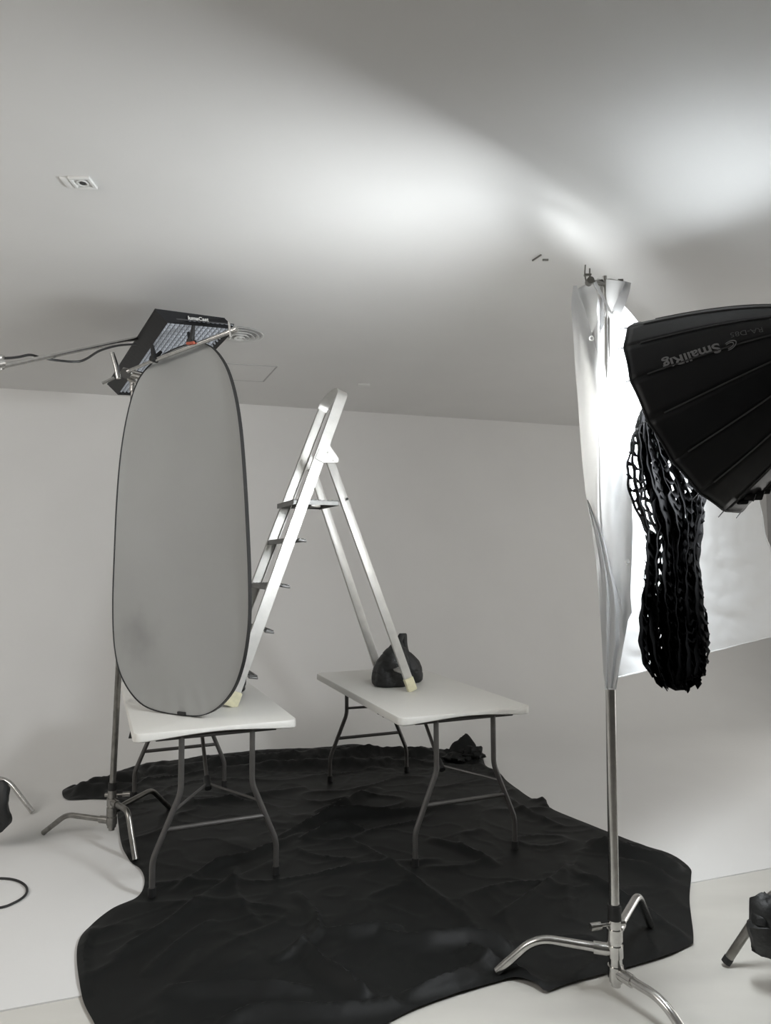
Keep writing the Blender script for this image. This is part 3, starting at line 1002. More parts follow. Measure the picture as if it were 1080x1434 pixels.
# ================================================================== REFLECTOR
P0 = onz(262, 1002, .745)
rdir = Vector((.885, -.466, 0)).normalized()
rn = Vector((-rdir.y, rdir.x, 0))       # away from camera
if rn.y < 0: rn = -rn
outl = [(280, 480), (262, 483), (240, 491), (222, 502), (205, 517), (193, 535), (184, 560), (175, 600), (168, 650), (163.5, 710), (160.5, 780), (158.5, 840), (159.5, 890), (164, 925), (172, 950),
        (186, 973), (204, 989), (230, 999), (262, 1003), (285, 1001), (307, 989), (326, 966), (338, 935), (345, 900), (348.5, 860),
        (348, 800), (345, 730), (341, 660), (336, 600), (329, 555), (319, 520), (307, 498), (294, 485)]
RP = [onplane(x, y, P0, rn) for x, y in outl]
zmin = min(p.z for p in RP)
RP = [Vector((p.x, p.y, max(p.z, .7455))) for p in RP]
ol = catmull(RP, 6, closed=True)
rc = sum((p for p in ol), Vector()) / len(ol)
t = thing('oval_reflector', 'tall grey oval collapsible reflector with black rim resting on the left table', 'reflector', P0)
mb = MB()
n = len(ol); nr = 18
zc0, zc1 = .745, max(p.z for p in ol)


def warp(p):     # slight belly and creases near the bottom
    s = (p - rc).dot(rdir); zz = (p.z - zc0) / (zc1 - zc0)
    b_ = .03 * math.cos(min(1, abs(s) / .5) * PI / 2) * math.sin(PI * zz)
    cr = .004 * math.sin(s * 60 + p.z * 40) * max(0, 1 - zz / .09)
    return rn * (b_ + cr + .004 * noise.noise((s * 3, 0, p.z * 3)))


mb.v.append(rc + warp(rc))
for k in range(1, nr + 1):
    for p in ol:
        q_ = rc + (p - rc) * (k / nr)
        mb.v.append(q_ + (warp(q_) if k < nr else Vector()))
for i in range(n): mb.f.append((0, 1 + i, 1 + (i + 1) % n))
for k in range(nr - 1):
    for i in range(n):
        j = (i + 1) % n; mb.f.append((1 + k * n + i, 1 + k * n + j, 1 + (k + 1) * n + j, 1 + (k + 1) * n + i))
fo = obj('fabric_face', mb, M['refl'], t)
reflector_smudge(M['refl'], onplane(193, 893, P0, rn) - P0)
mb = MB(); base = 0
band = .016
for p in ol:
    o_ = (p - rc).normalized()
    mb.v += [p + o_ * .003 - rn * .005, p + o_ * .003 + rn * .019, p - o_ * .007 + rn * .019, p - o_ * .001 - rn * .005]
for i in range(n):
    j = (i + 1) % n
    for k in range(4):
        l = (k + 1) % 4; mb.f.append((i * 4 + k, i * 4 + l, j * 4 + l, j * 4 + k))
mb.v = [Vector((v.x, v.y, max(v.z, .7415))) for v in mb.v]
obj('rim_binding', mb, M['rubber'], t)
bt = onplane(255, 1003, P0, rn)
mb = MB(); mb.box(Vector((bt.x, bt.y, .752)) - rn * .004, .05, .012, .018, rdir, rn, (0, 0, 1), .002); obj('rim_tab', mb, M['rubber'], t)

# grip arm with two spring clamps, carried by the left stand's head
aA = hp_ + Vector((0, -.03, .01))


def rpl(px, py, off=.03): return onplane(px, py, P0 - rn * off, rn)


ga = rpl(212, 506, .05); gb = rpl(329, 462, .05)
mb = MB(); mb.tube([aty(172, 523, 3.78), ga], .009, 12)
arm = obj('grip_arm', mb, M['steel'], lstand)
mb = MB(); dgb = (gb - ga); mb.tube([ga, gb], .0115, 12); obj('arm_sleeve', mb, M['steel'], arm)
mb = MB(); mb.tube([gb - dgb.normalized() * .04, gb + Vector((0.01, 0, .005))], .015, 10); mb.tube([gb + Vector((-.02, 0, -.035)), gb + Vector((-.03, 0, .04))], .006, 8); obj('arm_tip', mb, M['steel'], arm)


def spring_clamp(label, px, py, px2, py2, px3, py3, redtip):
    a = rpl(px, py, .055)
    t = thing('spring_clamp', label, 'clamp', a)
    mb = MB(); b = rpl(px2, py2, .06); c_ = rpl(px3, py3, .03)
    mb.tube([a, a * .5 + b * .5, b], [.016, .013, .008], 10); obj('jaw', mb, M['rubber'], t)
    mb = MB(); mb.tube([a, a * .5 + c_ * .5, c_], [.016, .012, .008], 10); obj('jaw', mb, M['rubber'], t)
    mb = MB(); mb.cyl(a - rn * .02, a + rn * .02, .016, 14); obj('pivot', mb, M['rubber'], t)
    mb = MB()
    if redtip: mb.tube([rpl(px - 6, py + 2, .07), rpl(px + 4, py + 1, .07)], .008, 8); obj('pad', mb, M['red'], t)
    return t


spring_clamp('black spring clamp on the left end of the reflector top, nearest the stand', 216, 503, 213, 483, 226, 492, False)
spring_clamp('black spring clamp with an orange-red tip at the peak of the reflector', 268, 479, 271, 455, 264, 466, True)

# ================================================================== LED LIGHT BOX on its boom
d2v = Vector((-570, 0, 0))


def camdir(px, py):      # direction whose vanishing point is the pixel
    return ray(px, py).normalized()


YA = 3.42
A = aty(235, 452, YA)
D2 = camdir(-29.6, 834)
D1 = camdir(2109, 649); D1 = (D1 - D2 * D1.dot(D2)).normalized()
NN = D1.cross(D2).normalized()
if NN.z < 0: NN = -NN         # NN: out of the back of the panel (up)


def on_led(px, py, k=0.0): return onplane(px, py, A + NN * k, NN)


C_ = on_led(329, 462); B_ = on_led(165, 553)
wid = (C_ - A).dot(D1); lng = (B_ - A).dot(D2)
print('LED size', wid, lng, 'A', A, 'NN', NN, 'B', B_)
backc = None
t = thing('led_light_panel', 'black rectangular studio light box with a grid face hung under the ceiling', 'studio light', A)
hgt = .062; flare = -.012


def led(u, v, h_, g=0.0):   # u across 0..wid, v along 0..lng
    return A + D1 * u + D2 * v + NN * h_


bz = {}
# back corners chosen slightly outside toward the upper left (boxy fabric skirt)
for nm, (u, v) in dict(a=(0, 0), b=(wid, 0), c=(wid, lng), d=(0, lng)).items():
    bz[nm] = led(u, v, 0)
ins = .018
back = dict(a=on_led(217, 433, hgt), b=on_led(315, 446, hgt), d=on_led(150, 538, hgt))
back['c'] = back['b'] + back['d'] - back['a']
tk = .006


def skirt(p, q, p2, q2):
    mb = MB(); cc = led(wid / 2, lng / 2, hgt / 2); nrm = (q - p).cross(p2 - p).normalized()
    if (cc - p).dot(nrm) < 0: nrm = -nrm
    mb.v = [p, q, q2, p2, p + nrm * tk, q + nrm * tk, q2 + nrm * tk, p2 + nrm * tk]
    mb.f = [(0, 1, 2, 3), (4, 5, 6, 7), (0, 1, 5, 4), (1, 2, 6, 5), (2, 3, 7, 6), (3, 0, 4, 7)]
    return mb


sk1 = None
for (k1, k2) in (('a', 'b'), ('b', 'c'), ('c', 'd'), ('d', 'a')):
    o = obj('side_skirt', skirt(bz[k1], bz[k2], back[k1], back[k2]), M['softshell'], t, smooth=False)
    if k1 == 'a': sk1 = o
mb = MB(); mb.quad(back['a'], back['b'], back['c'], back['d']); obj('back_panel', mb, M['softshell'], t, smooth=False, solid=.006)
# grid of bulging cells, recessed a little
nu, nv = 14, int(round(lng / .045))
cu, cv = (wid - 2 * tk) / nu, (lng - 2 * tk) / nv
cell = MB()


def cellf(u, v):
    x = (u - .5); y = (v - .5)
    return Vector((x * cu * .95, y * cv * .95, -.015 * (math.cos(x * PI) * math.cos(y * PI)) ** .8 if abs(x) < .5 and abs(y) < .5 else 0))


cell.grid(cellf, 6, 6)
me = bpy.data.meshes.new('grid_cell'); me.from_pydata([tuple(v) for v in cell.v], [], cell.f); me.materials.append(M['cell'])
me.polygons.foreach_set('use_smooth', [True] * len(me.polygons))
Rm = Matrix((D1, D2, NN)).transposed()
Rm = Rm if Rm.determinant() > 0 else Rm
cnt = 0
limit = 280
extra = MB()
for j in range(nv):
    for i in range(nu):
        c_ = led(tk + (i + .5) * cu, tk + (j + .5) * cv, .026)
        if cnt < limit:
            o = bpy.data.objects.new('grid_cell', me); col.objects.link(o); o.parent = t
            M4 = Rm.to_4x4(); M4.translation = c_ - A
            o.matrix_local = M4
            cnt += 1
        else:
            n0 = len(extra.v); extra.v += [c_ + D1 * v.x + D2 * v.y + NN * v.z for v in cell.v]
            extra.f += [tuple(n0 + k_ for k_ in f_) for f_ in cell.f]
obj('far_grid_cells', extra, M['cell'], t)['kind'] = 'stuff'
mb = MB()
for i in range(nu + 1):
    u = min(max(tk + i * cu, tk), wid - tk); mb.bar(led(u, .004, .026), led(u, lng - .004, .026), .0025, .006, D1)
for j in range(nv + 1):
    v = tk + j * cv; mb.bar(led(.004, v, .026), led(wid - .004, v, .026), .0025, .006, D2)
o = obj('grid_lattice', mb, M['seam'], t, smooth=False); o['kind'] = 'stuff'
mb = MB(); mb.quad(led(.005, .005, .030), led(wid - .005, .005, .030), led(wid - .005, lng - .005, .030), led(.005, lng - .005, .030)); obj('diffuser', mb, M['softshell'], t, smooth=False)


def text(body, size, origin, X, Y, material, parent, ext=.0006, name='lettering', fit=None, bold=0.0):
    """origin = text centre, X reading direction, Y up of letters; fit = target width in metres"""
    cu_ = bpy.data.curves.new('txt', 'FONT'); cu_.body = body; cu_.size = size; cu_.extrude = ext; cu_.offset = bold
    cu_.align_x = 'CENTER'; cu_.align_y = 'CENTER'
    to = bpy.data.objects.new('txt', cu_); col.objects.link(to)
    dg = bpy.context.evaluated_depsgraph_get(); me_ = bpy.data.meshes.new_from_object(to.evaluated_get(dg))
    bpy.data.objects.remove(to)
    X = Vector(X).normalized(); Y = Vector(Y); Y = (Y - X * Y.dot(X)).normalized(); Z = X.cross(Y)
    xs_ = [v.co.x for v in me_.vertices]; sc = 1.0
    if fit: sc = fit / (max(xs_) - min(xs_))
    mb = MB(); mb.v = [Vector(origin) + X * v.co.x * sc + Y * v.co.y * (sc if fit else 1) + Z * v.co.z for v in me_.vertices]
    mb.f = [tuple(p.vertices) for p in me_.polygons]
    return obj(name, mb, material, parent, smooth=False)


# white lettering on the near skirt
lc = bz['a'] * .22 + bz['b'] * .24 + back['a'] * .26 + back['b'] * .28 - D2 * .012
lY = (back['a'] + back['b'] - bz['a'] - bz['b'])
text('lumaCast', .05, lc, bz['b'] - bz['a'], lY, M['logowhite'], t, fit=wid * .30, bold=.0015)

# boom arm and cable
ba = aty(-60, 526, 2.55); bb = aty(225, 470, 4.0)
ba2 = aty(2, 508, 2.75)
att = led(.0, lng * .30, hgt * .6)
bm_end = on_led(196, 473, hgt + .01)
t2 = thing('boom_arm', 'long thin chrome boom arm reaching in from the left to the black light panel', 'boom arm', ba2)
mb = MB(); mb.tube([ba, bm_end], .0105, 14); obj('tube', mb, M['steel'], t2)
mb = MB(); mb.cyl(aty(-4, 497, 2.74), aty(-4, 516, 2.76), .026, 18); mb.cyl(aty(-30, 514, 2.65), aty(3, 508, 2.74), .019, 14); obj('clamp_head', mb, M['steel'], t2)
cab = [aty(-40, 500, 2.7), aty(5, 501.5, 2.8), aty(25, 500, 2.9), aty(42, 497, 3.0), aty(55, 500, 3.05), aty(75, 504, 3.1), aty(105, 506.5, 3.15), aty(120, 503, 3.2), aty(140, 491, 3.3), aty(165, 484, 3.42), aty(190, 482, 3.6)]
mb = MB(); mb.tube(catmull(cab, 6), .0055, 8)
tag(obj('power_cable', mb, M['cable']), 'thin black power cable running beside the chrome boom to the light panel', 'cable')

# ================================================================== SOFTBOX
YS = 2.30
Cs = aty(966, 581, YS)
vdir = (Cs - CAM).normalized()
rr_ = vdir.cross(Vector((0, 0, 1))).normalized(); uu_ = rr_.cross(vdir)
majv = (rr_ * 122 - uu_ * 253).normalized()      # long axis of the rim as seen (top-left to bottom-right)
latv = vdir.cross(majv).normalized()
if latv.dot(rr_) > 0: latv = -latv               # points left/down
tilt = .30
AX = (vdir * tilt + latv * math.sqrt(1 - tilt * tilt)).normalized()
R0 = 139 * (Cs - CAM).length / math.hypot(F, 0) * .985 / 1.0
E1 = majv; E2 = AX.cross(E1).normalized()
print('softbox R', R0, 'axis', AX, 'C', Cs)
t = thing('softbox', 'large black round softbox with its mouth turned away toward the white cloth', 'softbox', Cs)
NS = 16; SUB = 4; DEP = .47
pho = PI / NS * .6


def sb(ang_, s, grow=0.0):     # s=0 rim, 1 hub
    rad = R0 * math.sqrt(max(0.0, 1 - s * .955)) ** 1.08
    k_ = (ang_ - pho) / (2 * PI / NS); fr = k_ - math.floor(k_)
    sag = 1 - (.6 * (1 - math.cos(PI / NS)) * math.sin(PI * fr))
    pinch = -.010 * math.sin(PI * fr) if s < .01 else 0
    r_ = (rad + grow) * sag
    return Cs + (E1 * math.cos(ang_) + E2 * math.sin(ang_)) * r_ - AX * (DEP * s + (.004 * math.sin(PI * fr) * max(0, 1 - s * 12)))


for k in range(NS):
    a0 = pho + 2 * PI * k / NS; a1 = a0 + 2 * PI / NS
    mb = MB(); mb.grid(lambda u, v: sb(a0 + (a1 - a0) * min(max(u, 1e-5), 1 - 1e-5), v), SUB + 2, 22)
    pn = obj('fabric_panel', mb, M['softshell'], t, solid=.002)
    mb = MB(); mb.grid(lambda u, v: sb(a0 + (a1 - a0) * min(max(u, 1e-5), 1 - 1e-5), .0 + v * .9, -.006), SUB, 12)
    obj('silver_lining', mb, M['silver'], pn)
for k in range(NS):
    a0 = pho + 2 * PI * k / NS + 1e-6
    mb = MB(); mb.tube([sb(a0, .10 + .88 * i / 20, .0015) for i in range(21)], .0028, 6); rb = obj('rib_seam', mb, M['seam'], t)
    rim = sb(a0, 0, 0); tipd = (AX * .8 + (rim - Cs).normalized() * .45).normalized()
    mb = MB(); mb.tube([rim - tipd * .01, rim + tipd * .026], [.0022, .0012], 6); obj('rod_tip', mb, M['rubber'], rb)
# rim hem
mb = MB(); pts = [sb(2 * PI * i / (NS * 8) + 1e-5, 0, 0) for i in range(NS * 8)]
mb.tube(pts, .0035, 6, closed=True); obj('rim_hem', mb, M['softshell'], t)
# lit front diffuser, recessed
MAT_L = bpy.data.materials.new('lit_diffuser'); MAT_L.use_nodes = True
nt = MAT_L.node_tree; b = nt.nodes['Principled BSDF']; b.inputs['Base Color'].default_value = (.8, .8, .8, 1)
b.inputs['Emission Color'].default_value = (.93, .97, 1.0, 1); b.inputs['Emission Strength'].default_value = SOFTBOX_POWER
mb = MB(); mb.v.append(Cs - AX * .07)
for i in range(48):
    a = 2 * PI * i / 48; mb.v.append(Cs - AX * .07 + (E1 * math.cos(a) + E2 * math.sin(a)) * R0 * .80)
for i in range(48): mb.f.append((0, 1 + i, 1 + (i + 1) % 48))
obj('front_diffuser', mb, MAT_L, t)['label'] = 'glowing white front diffuser'
# hub ring, lamp body
hb0 = Cs - AX * DEP
mb = MB(); mb.cyl(hb0 + AX * .02, hb0 - AX * .03, .085, 28); obj('speed_ring', mb, M['rubber'], t)
lt = thing('lamp_head', 'black studio lamp body behind the softbox, out past the right edge', 'studio light', hb0 - AX * .03)
mb = MB(); mb.cyl(hb0 - AX * .03, hb0 - AX * .30, .065, 28); obj('body', mb, M['softshell'], lt)
# straps / zip lumps under the back of the softbox


def on_sb(px, py):
    """first hit of the pixel ray on the outer shell"""
    best = None
    for i in range(240):
        a = 2 * PI * i / 240
        for j in range(0, 46):
            p = sb(a, j / 46.)
            d = p - CAM; z = d.dot(FW)
            x = W / 2 + F * d.dot(RT) / z; y = H / 2 - F * d.dot(UP) / z
            e_ = (x - px) ** 2 + (y - py) ** 2 + (0 if (p - CAM).length < (Cs - CAM).length - .0 else 60)
            if best is None or e_ < best[0]: best = (e_, p, a, j / 46.)
    return best[1:]


mb = MB()
for (x, y, s_) in ((1050, 694, .022), (1062, 690, .030), (1072, 682, .024), (1078, 676, .02), (1040, 700, .012)):
    p, a, s2 = on_sb(x, y)
    mb.box(p - uu_ * .010, .03, .02, s_, rr_, vdir, uu_ + rr_ * .3, .003)
obj('zip_tab', mb, M['softshell'], t)

# lettering on the shell: upside down, reads from right to left in view


def shell_text(body, pxa, pya, pxb, pyb, material, letter_h=1.0, bold=.0):
    p1, aa, s1 = on_sb(pxa, pya); p2, ab, s2 = on_sb(pxb, pyb)
    pm, am, sm_ = on_sb((pxa + pxb) / 2, (pya + pyb) / 2)
    X = (p2 - p1)
    e_ = .02
    n_ = (sb(am + e_, sm_) - sb(am - e_, sm_)).cross(sb(am, sm_ + .02) - sb(am, max(0, sm_ - .02))).normalized()
    if n_.dot(CAM - pm) < 0: n_ = -n_
    Y = n_.cross(X).normalized()
    o = text(body, .05, (0, 0, 0), (1, 0, 0), (0, 1, 0), material, t, ext=.0003, fit=X.length, bold=bold)
    # wrap each vertex onto the shell
    Xn = X.normalized(); Yn = Y
    for v in o.data.vertices:
        c_ = v.co + OFF[t.name]
        q_ = p1 * .5 + p2 * .5 + Xn * c_.x + Yn * c_.y * letter_h
        # project along normal onto shell: solve angle/s by local search
        rel = q_ - Cs; s_ = min(max(-rel.dot(AX) / DEP, 0), .95)
        rad = rel + AX * rel.dot(AX) * -1
        ang_ = math.atan2(rel.dot(E2), rel.dot(E1))
        q2 = sb(ang_, s_, .0035)
        v.co = q2 - OFF[t.name]
    return o


shell_text('SmallRig', 1008, 487, 929, 512, M['logo'], 1.0, .0012)
shell_text('RA-D85', 1072, 461, 1027, 470, M['logodim'], 1.0)
p_, a_, s_ = on_sb(1021, 485)
rad_ = (p_ - Cs) - AX * (p_ - Cs).dot(AX)
zax = rad_.normalized(); xa = AX; ya = zax.cross(xa)
for (dx, kk) in ((0, 1.0), (.012, .62)):
    mb = MB(); mb.tube([p_ + zax * .003 + xa * (math.cos(q) * .020 * kk) + ya * (math.sin(q) * .013 * kk) for q in [2 * PI * i / 24 for i in range(24)]], .0014, 6, closed=True)
    obj('round_emblem', mb, M['logodim'], t)

# ================================================================== WHITE SILK CLOTH
Pc = Vector((z440.x + .02, z440.y + .06, 0))
qd = Vector((.715, .70, 0)).normalized(); qn = Vector((-qd.y, qd.x, 0))
topT = [(0, 836, 396), (.16, 880, 431), (.30, 913, 469), (.62, 975, 545), (1, 1046, 645)]
botT = [(0, 858, 952), (.2, 904, 938), (.45, 956, 926), (1, 1122, 880)]
rnd = random.Random(11)
creases = []
for _ in range(60):
    cx_, cy_ = rnd.uniform(880, 1110), rnd.uniform(600, 930); a = rnd.choice([-.5, .35, .9, -.2, 1.3]) + rnd.uniform(-.25, .25); L = rnd.uniform(15, 55)
    creases.append((cx_, cy_, math.cos(a), math.sin(a), L, rnd.uniform(.003, .009), rnd.uniform(3, 7)))
creases += [(1000, 845, math.cos(-.42), math.sin(-.42), 50, .008, 6), (1010, 862, math.cos(.18), math.sin(.18), 45, .007, 5), (1020, 795, math.cos(.35), math.sin(.35), 35, .006, 5), (1060, 800, 0.2, .98, 60, .006, 8)]


def silk(u, v):
    a = interp(topT, u); b_ = interp(botT, u)
    x = a[0] + (b_[0] - a[0]) * v; y = a[1] + (b_[1] - a[1]) * v
    if u > .999: x += 4 * math.sin(v * PI * 3)
    p = onplane(x, y, Pc, qn)
    d = 0
    for (cx_, cy_, ca, sa, L, am, wd) in creases:
        al = (x - cx_) * ca + (y - cy_) * sa; ac = -(x - cx_) * sa + (y - cy_) * ca
        if abs(al) < L * 1.6 and abs(ac) < wd * 3:
            d += am * math.exp(-(al / L) ** 2) * (1 - abs(ac) / (wd * 3)) ** 1.5
    d += .012 * math.sin(u * 9 + v * 2) + .006 * noise.noise((x * .03, y * .03, 2)) + .0035 * noise.noise((x * .09, y * .07, 5))
    d += .02 * math.sin(v * PI) * u
    return p + qn * (d)


t = thing('silk_cloth', 'large white diffusion cloth draped from the right stand in front of the softbox', 'cloth', Vector((Pc.x, Pc.y, 1.0)))
mb = MB(); mb.grid(silk, 110, 110); obj('main_sheet', mb, M['silk'], t)
# hems along bottom and right edge
for nm, fn in (('bottom', lambda k: silk(k, 1.0)), ('right', lambda k: silk(1.0, k)), ('top', lambda k: silk(k, 0.0))):
    mb = MB(); mb.tube([fn(i / 60) for i in range(61)], .0032, 6); obj('hem', mb, M['silk'], t)


def grommet(p, nrm, r=.010):
    nrm = Vector(nrm).normalized(); a_ = nrm.cross(Vector((0, 0, 1))).normalized(); b_ = nrm.cross(a_)
    mb = MB(); mb.tube([p + a_ * math.cos(q) * r + b_ * math.sin(q) * r for q in [2 * PI * i / 16 for i in range(16)]], r * .35, 6, closed=True)
    return obj('grommet', mb, M['brass'], t)


for (u, v) in ((.975, .24), (.04, .97), (.985, .97), (.5, .985), (.2, .98), (.28, .02)):
    grommet(silk(u, v) - qn * .006, qn, .008)

# front fold hanging round the pole
LR = [(400, 803, 808), (415, 801, 812), (430, 800, 818), (470, 803, 830), (520, 806, 843), (555, 809, 852), (600, 812, 867), (640, 815, 878),
      (690, 820, 885), (740, 829, 886.5), (790, 835, 885), (830, 838.5, 883), (858, 840, 885), (868, 841, 880), (900, 843, 874), (940, 845, 867), (966, 847.5, 863)]


def fold_y(x):
    return interp([(795, 3.0), (820, 2.78), (838, 2.60), (850, 2.525), (866, 2.475), (890, 2.41)], x)[0]


def ffold(u, v):
    y = 400 + 566 * v
    L_, R_ = interp(LR, y)
    x = L_ + (R_ - L_) * u
    nar = min(1, (R_ - L_) / 40)
    Y = fold_y(x) - .02 * math.sin(u * 9 + v * 6) * nar - .012 * noise.noise((u * 2, v * 9, 1)) - .012 * abs(math.sin(u * 5 + v * 11)) * nar
    Y += .02 * math.exp(-((y - 790 - (x - 850) * 3) / 60) ** 2)
    return aty(x, y, Y)


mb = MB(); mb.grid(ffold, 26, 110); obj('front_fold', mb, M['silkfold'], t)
# right return of the fold, wraps back behind the pole (darker inner gusset)
GT = [(690, 884, 876), (740, 886, 872), (790, 885, 872), (830, 883, 876), (858, 884, 880)]
# fold from its low corner: overlapping lower wrap
LR2 = [(700, 822, 824), (740, 831, 842), (775, 838, 851), (800, 842, 857), (830, 843, 866), (858, 841, 872), (872, 842, 872), (900, 844, 874), (940, 846, 867), (964, 848.5, 862)]


def ffold2(u, v):
    y = 700 + 264 * v
    L_, R_ = interp(LR2, y); x = L_ + (R_ - L_) * u
    nar = min(1, (R_ - L_) / 30)
    Y = fold_y(x) - .03 - .008 * math.sin(u * 14 + v * 8) + .04 * (1 - v) * (u > .5) * (u - .5)
    return aty(x, y, Y)


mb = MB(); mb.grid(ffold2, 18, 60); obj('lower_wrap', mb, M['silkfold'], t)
# back fold (inner side seen between the top hook and the front fold)
LB = [(396, 823, 828), (405, 808, 834), (420, 806, 840), (440, 810, 842), (460, 818, 838), (480, 826, 834), (500, 832, 838), (530, 842, 846), (552, 850, 853)]


def bfold(u, v):
    y = 396 + 156 * v
    L_, R_ = interp(LB, y); x = L_ + (R_ - L_) * u
    return aty(x, y, fold_y(x) + .08 + .02 * math.sin(u * 5))


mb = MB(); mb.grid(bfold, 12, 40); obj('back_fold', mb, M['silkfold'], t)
# hem band curving down beside the pole
HB = [(394, 826, 838), (402, 833, 846), (415, 838, 848), (435, 840, 849), (455, 835, 846), (475, 824, 837), (495, 828, 837), (515, 834, 842), (535, 841, 847), (556, 851, 853)]


def hband(u, v):
    y = 394 + 162 * v
    L_, R_ = interp(HB, y); x = L_ + (R_ - L_) * u
    return aty(x, y, fold_y(x) + .03 + .01 * math.sin(v * 7))


mb = MB(); mb.grid(hband, 4, 40); hm = obj('hem_band', mb, M['silkhem'], t)
grommet(aty(828.5, 474, 2.66), (0, 1, 0), .008)
grommet(aty(879.5, 787, 2.40), (0, 1, 0), .007)
# corner flap at the top right of the head
FL = [(392, 836, 876), (400, 838, 873), (415, 843, 867), (430, 850, 861), (441, 856, 857)]


def flap(u, v):
    y = 392 + 49 * v
    L_, R_ = interp(FL, y); x = L_ + (R_ - L_) * u
    return aty(x, y + 4 * (u - .5) * (1 - v), 2.61 - .16 * u + .02 * math.sin(u * 5 + v * 3))


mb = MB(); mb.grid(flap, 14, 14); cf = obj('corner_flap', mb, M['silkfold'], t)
HBF = [(393, 873, 884), (405, 870, 882), (420, 864, 877), (435, 857, 871), (444, 856, 867)]


def flaph(u, v):
    y = 393 + 51 * v
    L_, R_ = interp(HBF, y); x = L_ + (R_ - L_) * u
    return aty(x, y + 3 * u, 2.45 - .02 * u + .005 * math.sin(v * 6))


mb = MB(); mb.grid(flaph, 4, 14); obj('flap_hem', mb, M['silkhem'], t)
mb = MB(); mb.grid(lambda u, v: aty(829 + 27 * v + 6 * u * (1 - .5 * v), 393 + 48 * v, 2.555 - .06 * v + .0 * u), 3, 14); obj('flap_edge', mb, M['silkhem'], t)
grommet(aty(861.5, 439, 2.44), (0, 1, 0), .006)


# ================================================================== HANGING GRID (fabric egg crate)
t = thing('softbox_grid', 'black fabric egg-crate grid dangling in a long bundle from the softbox rim', 'softbox grid', aty(940, 960, 2.4))
YG = 2.36
# ribbons: x position by height; u in 0..1
GL = [(560, 905, 909), (580, 896, 925), (610, 886, 945), (650, 881, 968), (690, 882, 985), (720, 893, 984), (745, 905, 978), (780, 908, 974), (820, 904, 983),
      (860, 899, 988), (900, 900, 990), (930, 907, 989), (950, 918, 982), (964, 928, 972)]
NR_ = 19


def gpos(i, y):
    L_, R_ = interp(GL, y); u = i / (NR_ - 1)
    # non-even spread: open cells on the left lobe, a dense bundle in the middle and right
    if y < 745:
        k_ = (745 - y) / 185
        u2 = u ** (1 + .55 * max(0, k_))
        x = L_ + (R_ - L_) * u2
        if u < .32: x = L_ + (R_ - L_) * (u * (1.35 if y < 700 else 1.1))
    else:
        x = L_ + (R_ - L_) * u
    x += 2.2 * math.sin(y * .045 + i * 1.7) * (1 if i not in (0, NR_ - 1) else .8)
    return x


# direction in which each ribbon's 45 mm depth is turned: near view-edge (open) vs broadside (dark)
for i in range(NR_):
    mb = MB(); n_ = 60
    y1 = 962 - 14 * abs(i / (NR_ - 1) - .5) * 2 - 4 * math.sin(i * 2.1); y0 = 563 + (0 if i < 3 else (i - 3) * 2)
    for k in range(n_ + 1):
        y = y0 + (y1 - y0) * k / n_
        opn = 1.0 if (i < 5 and y < 745) else 0.0
        if i in (4, 5) and 745 < y < 930: opn = .5
        if 9 < i < 13 and y < 690: opn = .75
        wd = .006 + (.034 * (1 - opn)); dp = .035
        x = gpos(i, y) + 1.0 * math.sin(k * 1.3 + i)
        Yb = YG + .05 * math.sin(i * 1.9 + y * .012)
        c_ = aty(x, y, Yb)
        tw = math.sin(i * 2.3 + y * .03)
        sv = Vector((wd * .5 * (.6 + .4 * tw), dp * .5, 0))
        mb.v += [c_ - sv, c_ + sv]
    for k in range(n_): mb.f.append((2 * k, 2 * k + 1, 2 * k + 3, 2 * k + 2))
    obj('long_strip', mb, M['gridfab'], t, solid=.0018)
for j, y in enumerate(range(578, 960, 15)):
    mb = MB(); pts = []
    for i in range(NR_ * 2 - 1):
        ii = i / 2
        i0 = int(ii); i1 = min(i0 + 1, NR_ - 1); f_ = ii - i0
        yy = y + 4 * math.sin(ii * 1.1 + j) + (5 * math.sin(PI * f_)) - 3 * math.cos(ii * .8)
        x = gpos(i0, yy) * (1 - f_) + gpos(i1, yy) * f_
        Yb = YG + (.05 * math.sin(i0 * 1.9 + yy * .012)) * (1 - f_) + (.05 * math.sin(i1 * 1.9 + yy * .012)) * f_
        c_ = aty(x, yy, Yb)
        dark = 0 if (ii < 4.6 and y < 745) else 1
        hgt_ = .003 + .020 * dark + (.004 * abs(math.sin(i * 2.3 + j * 1.7)))
        pts.append((c_, hgt_))
    for c_, h_ in pts: mb.v += [c_ + Vector((0, -.018, -h_ / 2)), c_ + Vector((0, .018, h_ / 2))]
    for k in range(len(pts) - 1): mb.f.append((2 * k, 2 * k + 1, 2 * k + 3, 2 * k + 2))
    obj('cross_strip', mb, M['gridfab'], t, solid=.0018)
# gathered dark folds of the bundle


def lobe(pts, r, name='gathered_fold', sd=0):
    P = catmull([aty(x, y, Y) for x, y, Y in pts], 8); n_ = len(P); mb = MB()
    rr2 = catmull([Vector((a, 0, 0)) for a in r], 8)
    mb.tube(P, [max(.003, q.x * (1 + .18 * noise.noise((k_ * .35, sd, 0)))) for k_, q in enumerate(rr2)], 14)
    for v in mb.v:
        v += Vector((noise.noise(v * 26 + Vector((sd, 0, 0))) * .010, 0, noise.noise(v * 22) * .006))
    obj(name, mb, M['gridfab'], t)


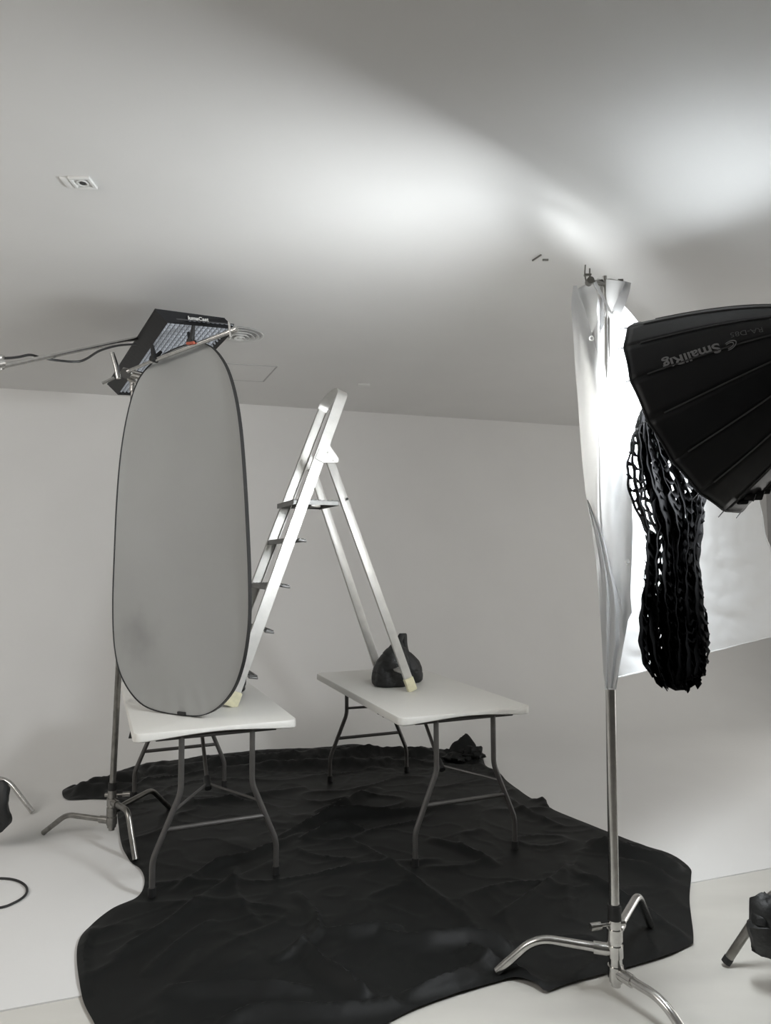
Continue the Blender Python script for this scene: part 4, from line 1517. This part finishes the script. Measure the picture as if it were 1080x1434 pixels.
lobe([(911, 568, 2.42), (917, 600, 2.42), (925, 650, 2.42), (934, 700, 2.42), (942, 760, 2.42), (948, 830, 2.42), (950, 900, 2.42), (950, 945, 2.42)], [.006, .012, .022, .028, .034, .042, .045, .034], sd=1)
lobe([(968, 690, 2.42), (972, 720, 2.42), (964, 770, 2.42), (970, 830, 2.42), (973, 890, 2.42), (968, 940, 2.42)], [.030, .026, .022, .030, .034, .026], sd=2)
lobe([(912, 755, 2.42), (913, 790, 2.42), (911, 815, 2.42)], [.006, .010, .008], sd=3)
lobe([(911, 865, 2.41), (914, 900, 2.41), (922, 925, 2.41)], [.016, .020, .012], sd=4)
lobe([(928, 930, 2.40), (934, 950, 2.40), (955, 956, 2.40), (975, 945, 2.40)], [.020, .026, .026, .022], sd=5)
lobe([(984, 668, 2.40), (984, 690, 2.40), (977, 712, 2.40)], [.012, .022, .018], sd=6)

# ================================================================== THINGS AT THE FRAME'S EDGES
# right stand: carries the softbox lamp; only a leg and its sandbag are in view
fr = onz(1013, 1350, 0); Bx = Vector((1.74, 2.56, 0))
lampbase = c_stand('light_stand', 'wide-legged lamp stand at the right edge with a black foot cap', (Bx.x, Bx.y),
                   [(fr.x, fr.y), (Bx.x + .26, Bx.y + .42), (Bx.x + .22, Bx.y - .44)], [.30, .30, .30],
                   [(Vector((Bx.x, Bx.y, 1.4)), .0175), (Vector((Bx.x, Bx.y, 2.2)), .013)], .0125, M['steel_dark'], (1, 0, 0), leg_r=.0155, foot_cap=True)
mb = MB(); mb.tube([Vector((Bx.x, Bx.y, 2.2)), hb0 - AX * .18 + Vector((0, 0, -.08)), hb0 - AX * .18], .012, 10); obj('tilt_arm', mb, M['steel_dark'], lampbase)
# saddle bag over that leg
sb_c = aty(1082, 1262, 2.60)
t = thing('sandbag', 'black saddle sandbag hanging on the stand leg at the right edge', 'sandbag', onz(1085, 1335, 0))
mb = MB()


def drape(u, v):
    x = 1060 + 55 * u; y = 1254 + 78 * v
    if v > .52: x = x - 1 + 3 * math.sin(v * 9)
    th = .055 * math.sin(PI * min(max(v, .02), .98)) ** .5 * math.sin(PI * min(max(u, .0), 1)) ** .3
    return aty(x, y + 6 * u, 2.60 - th + .008 * noise.noise((u * 6, v * 7, 3)) + .012 * math.exp(-((v - .52) / .04) ** 2))


mb.grid(drape, 20, 26)
obj('pouch', mb, M['bag'], t, solid=.05)
mb = MB(); mb.tube([aty(1068, 1254, 2.58), aty(1071, 1250, 2.58), aty(1076, 1256, 2.58), aty(1082, 1253, 2.58)], .004, 8); obj('clip_ring', mb, M['rubber'], t)

# left edge: stand leg with sandbag
fl_ = onz(48, 1140, 0)
Lb = Vector((fl_.x - .52, fl_.y + .10, 0))
c_stand('light_stand', 'steel stand leg poking out from a black bag at the left edge', (Lb.x, Lb.y), [(fl_.x, fl_.y), (Lb.x - .35, Lb.y + .30), (Lb.x - .30, Lb.y - .36)], [.19, .15, .12],
        [(Vector((Lb.x, Lb.y, 1.3)), .0165), (Vector((Lb.x - .02, Lb.y, 2.3)), .0125)], .0125, M['steel'], (1, 0, 0), leg_r=.0150)
t = thing('sandbag', 'black sandbag hanging at the left edge of the room beside a bent steel leg', 'sandbag', onz(-10, 1162, 0))
mb = MB()


def drape2(u, v):
    xr = interp([(1094, 8.5), (1100, 11), (1130, 10), (1150, 12.5), (1158, 11), (1163, 2)], 1094 + 69 * v)[0]
    x = -45 + (xr + 45) * u
    return aty(x, 1094 + 69 * v, 3.80 - .05 * math.sin(PI * min(max(v, .02), .98)) ** .5 + .01 * noise.noise((u * 5, v * 6, 1)))


mb.grid(drape2, 14, 22); obj('pouch', mb, M['bag'], t, solid=.05)
# cable loop on the white floor
lp = [onz(x, y, .006) for x, y in ((-40, 1275), (0, 1271), (20, 1264), (34, 1255), (38, 1246), (33, 1238), (20, 1232), (0, 1230), (-40, 1232))]
mb = MB(); mb.tube(catmull(lp, 8), .0055, 8)
tag(obj('floor_cable', mb, M['cable']), 'dark cable lying in a loop on the white floor at the left edge', 'cable')
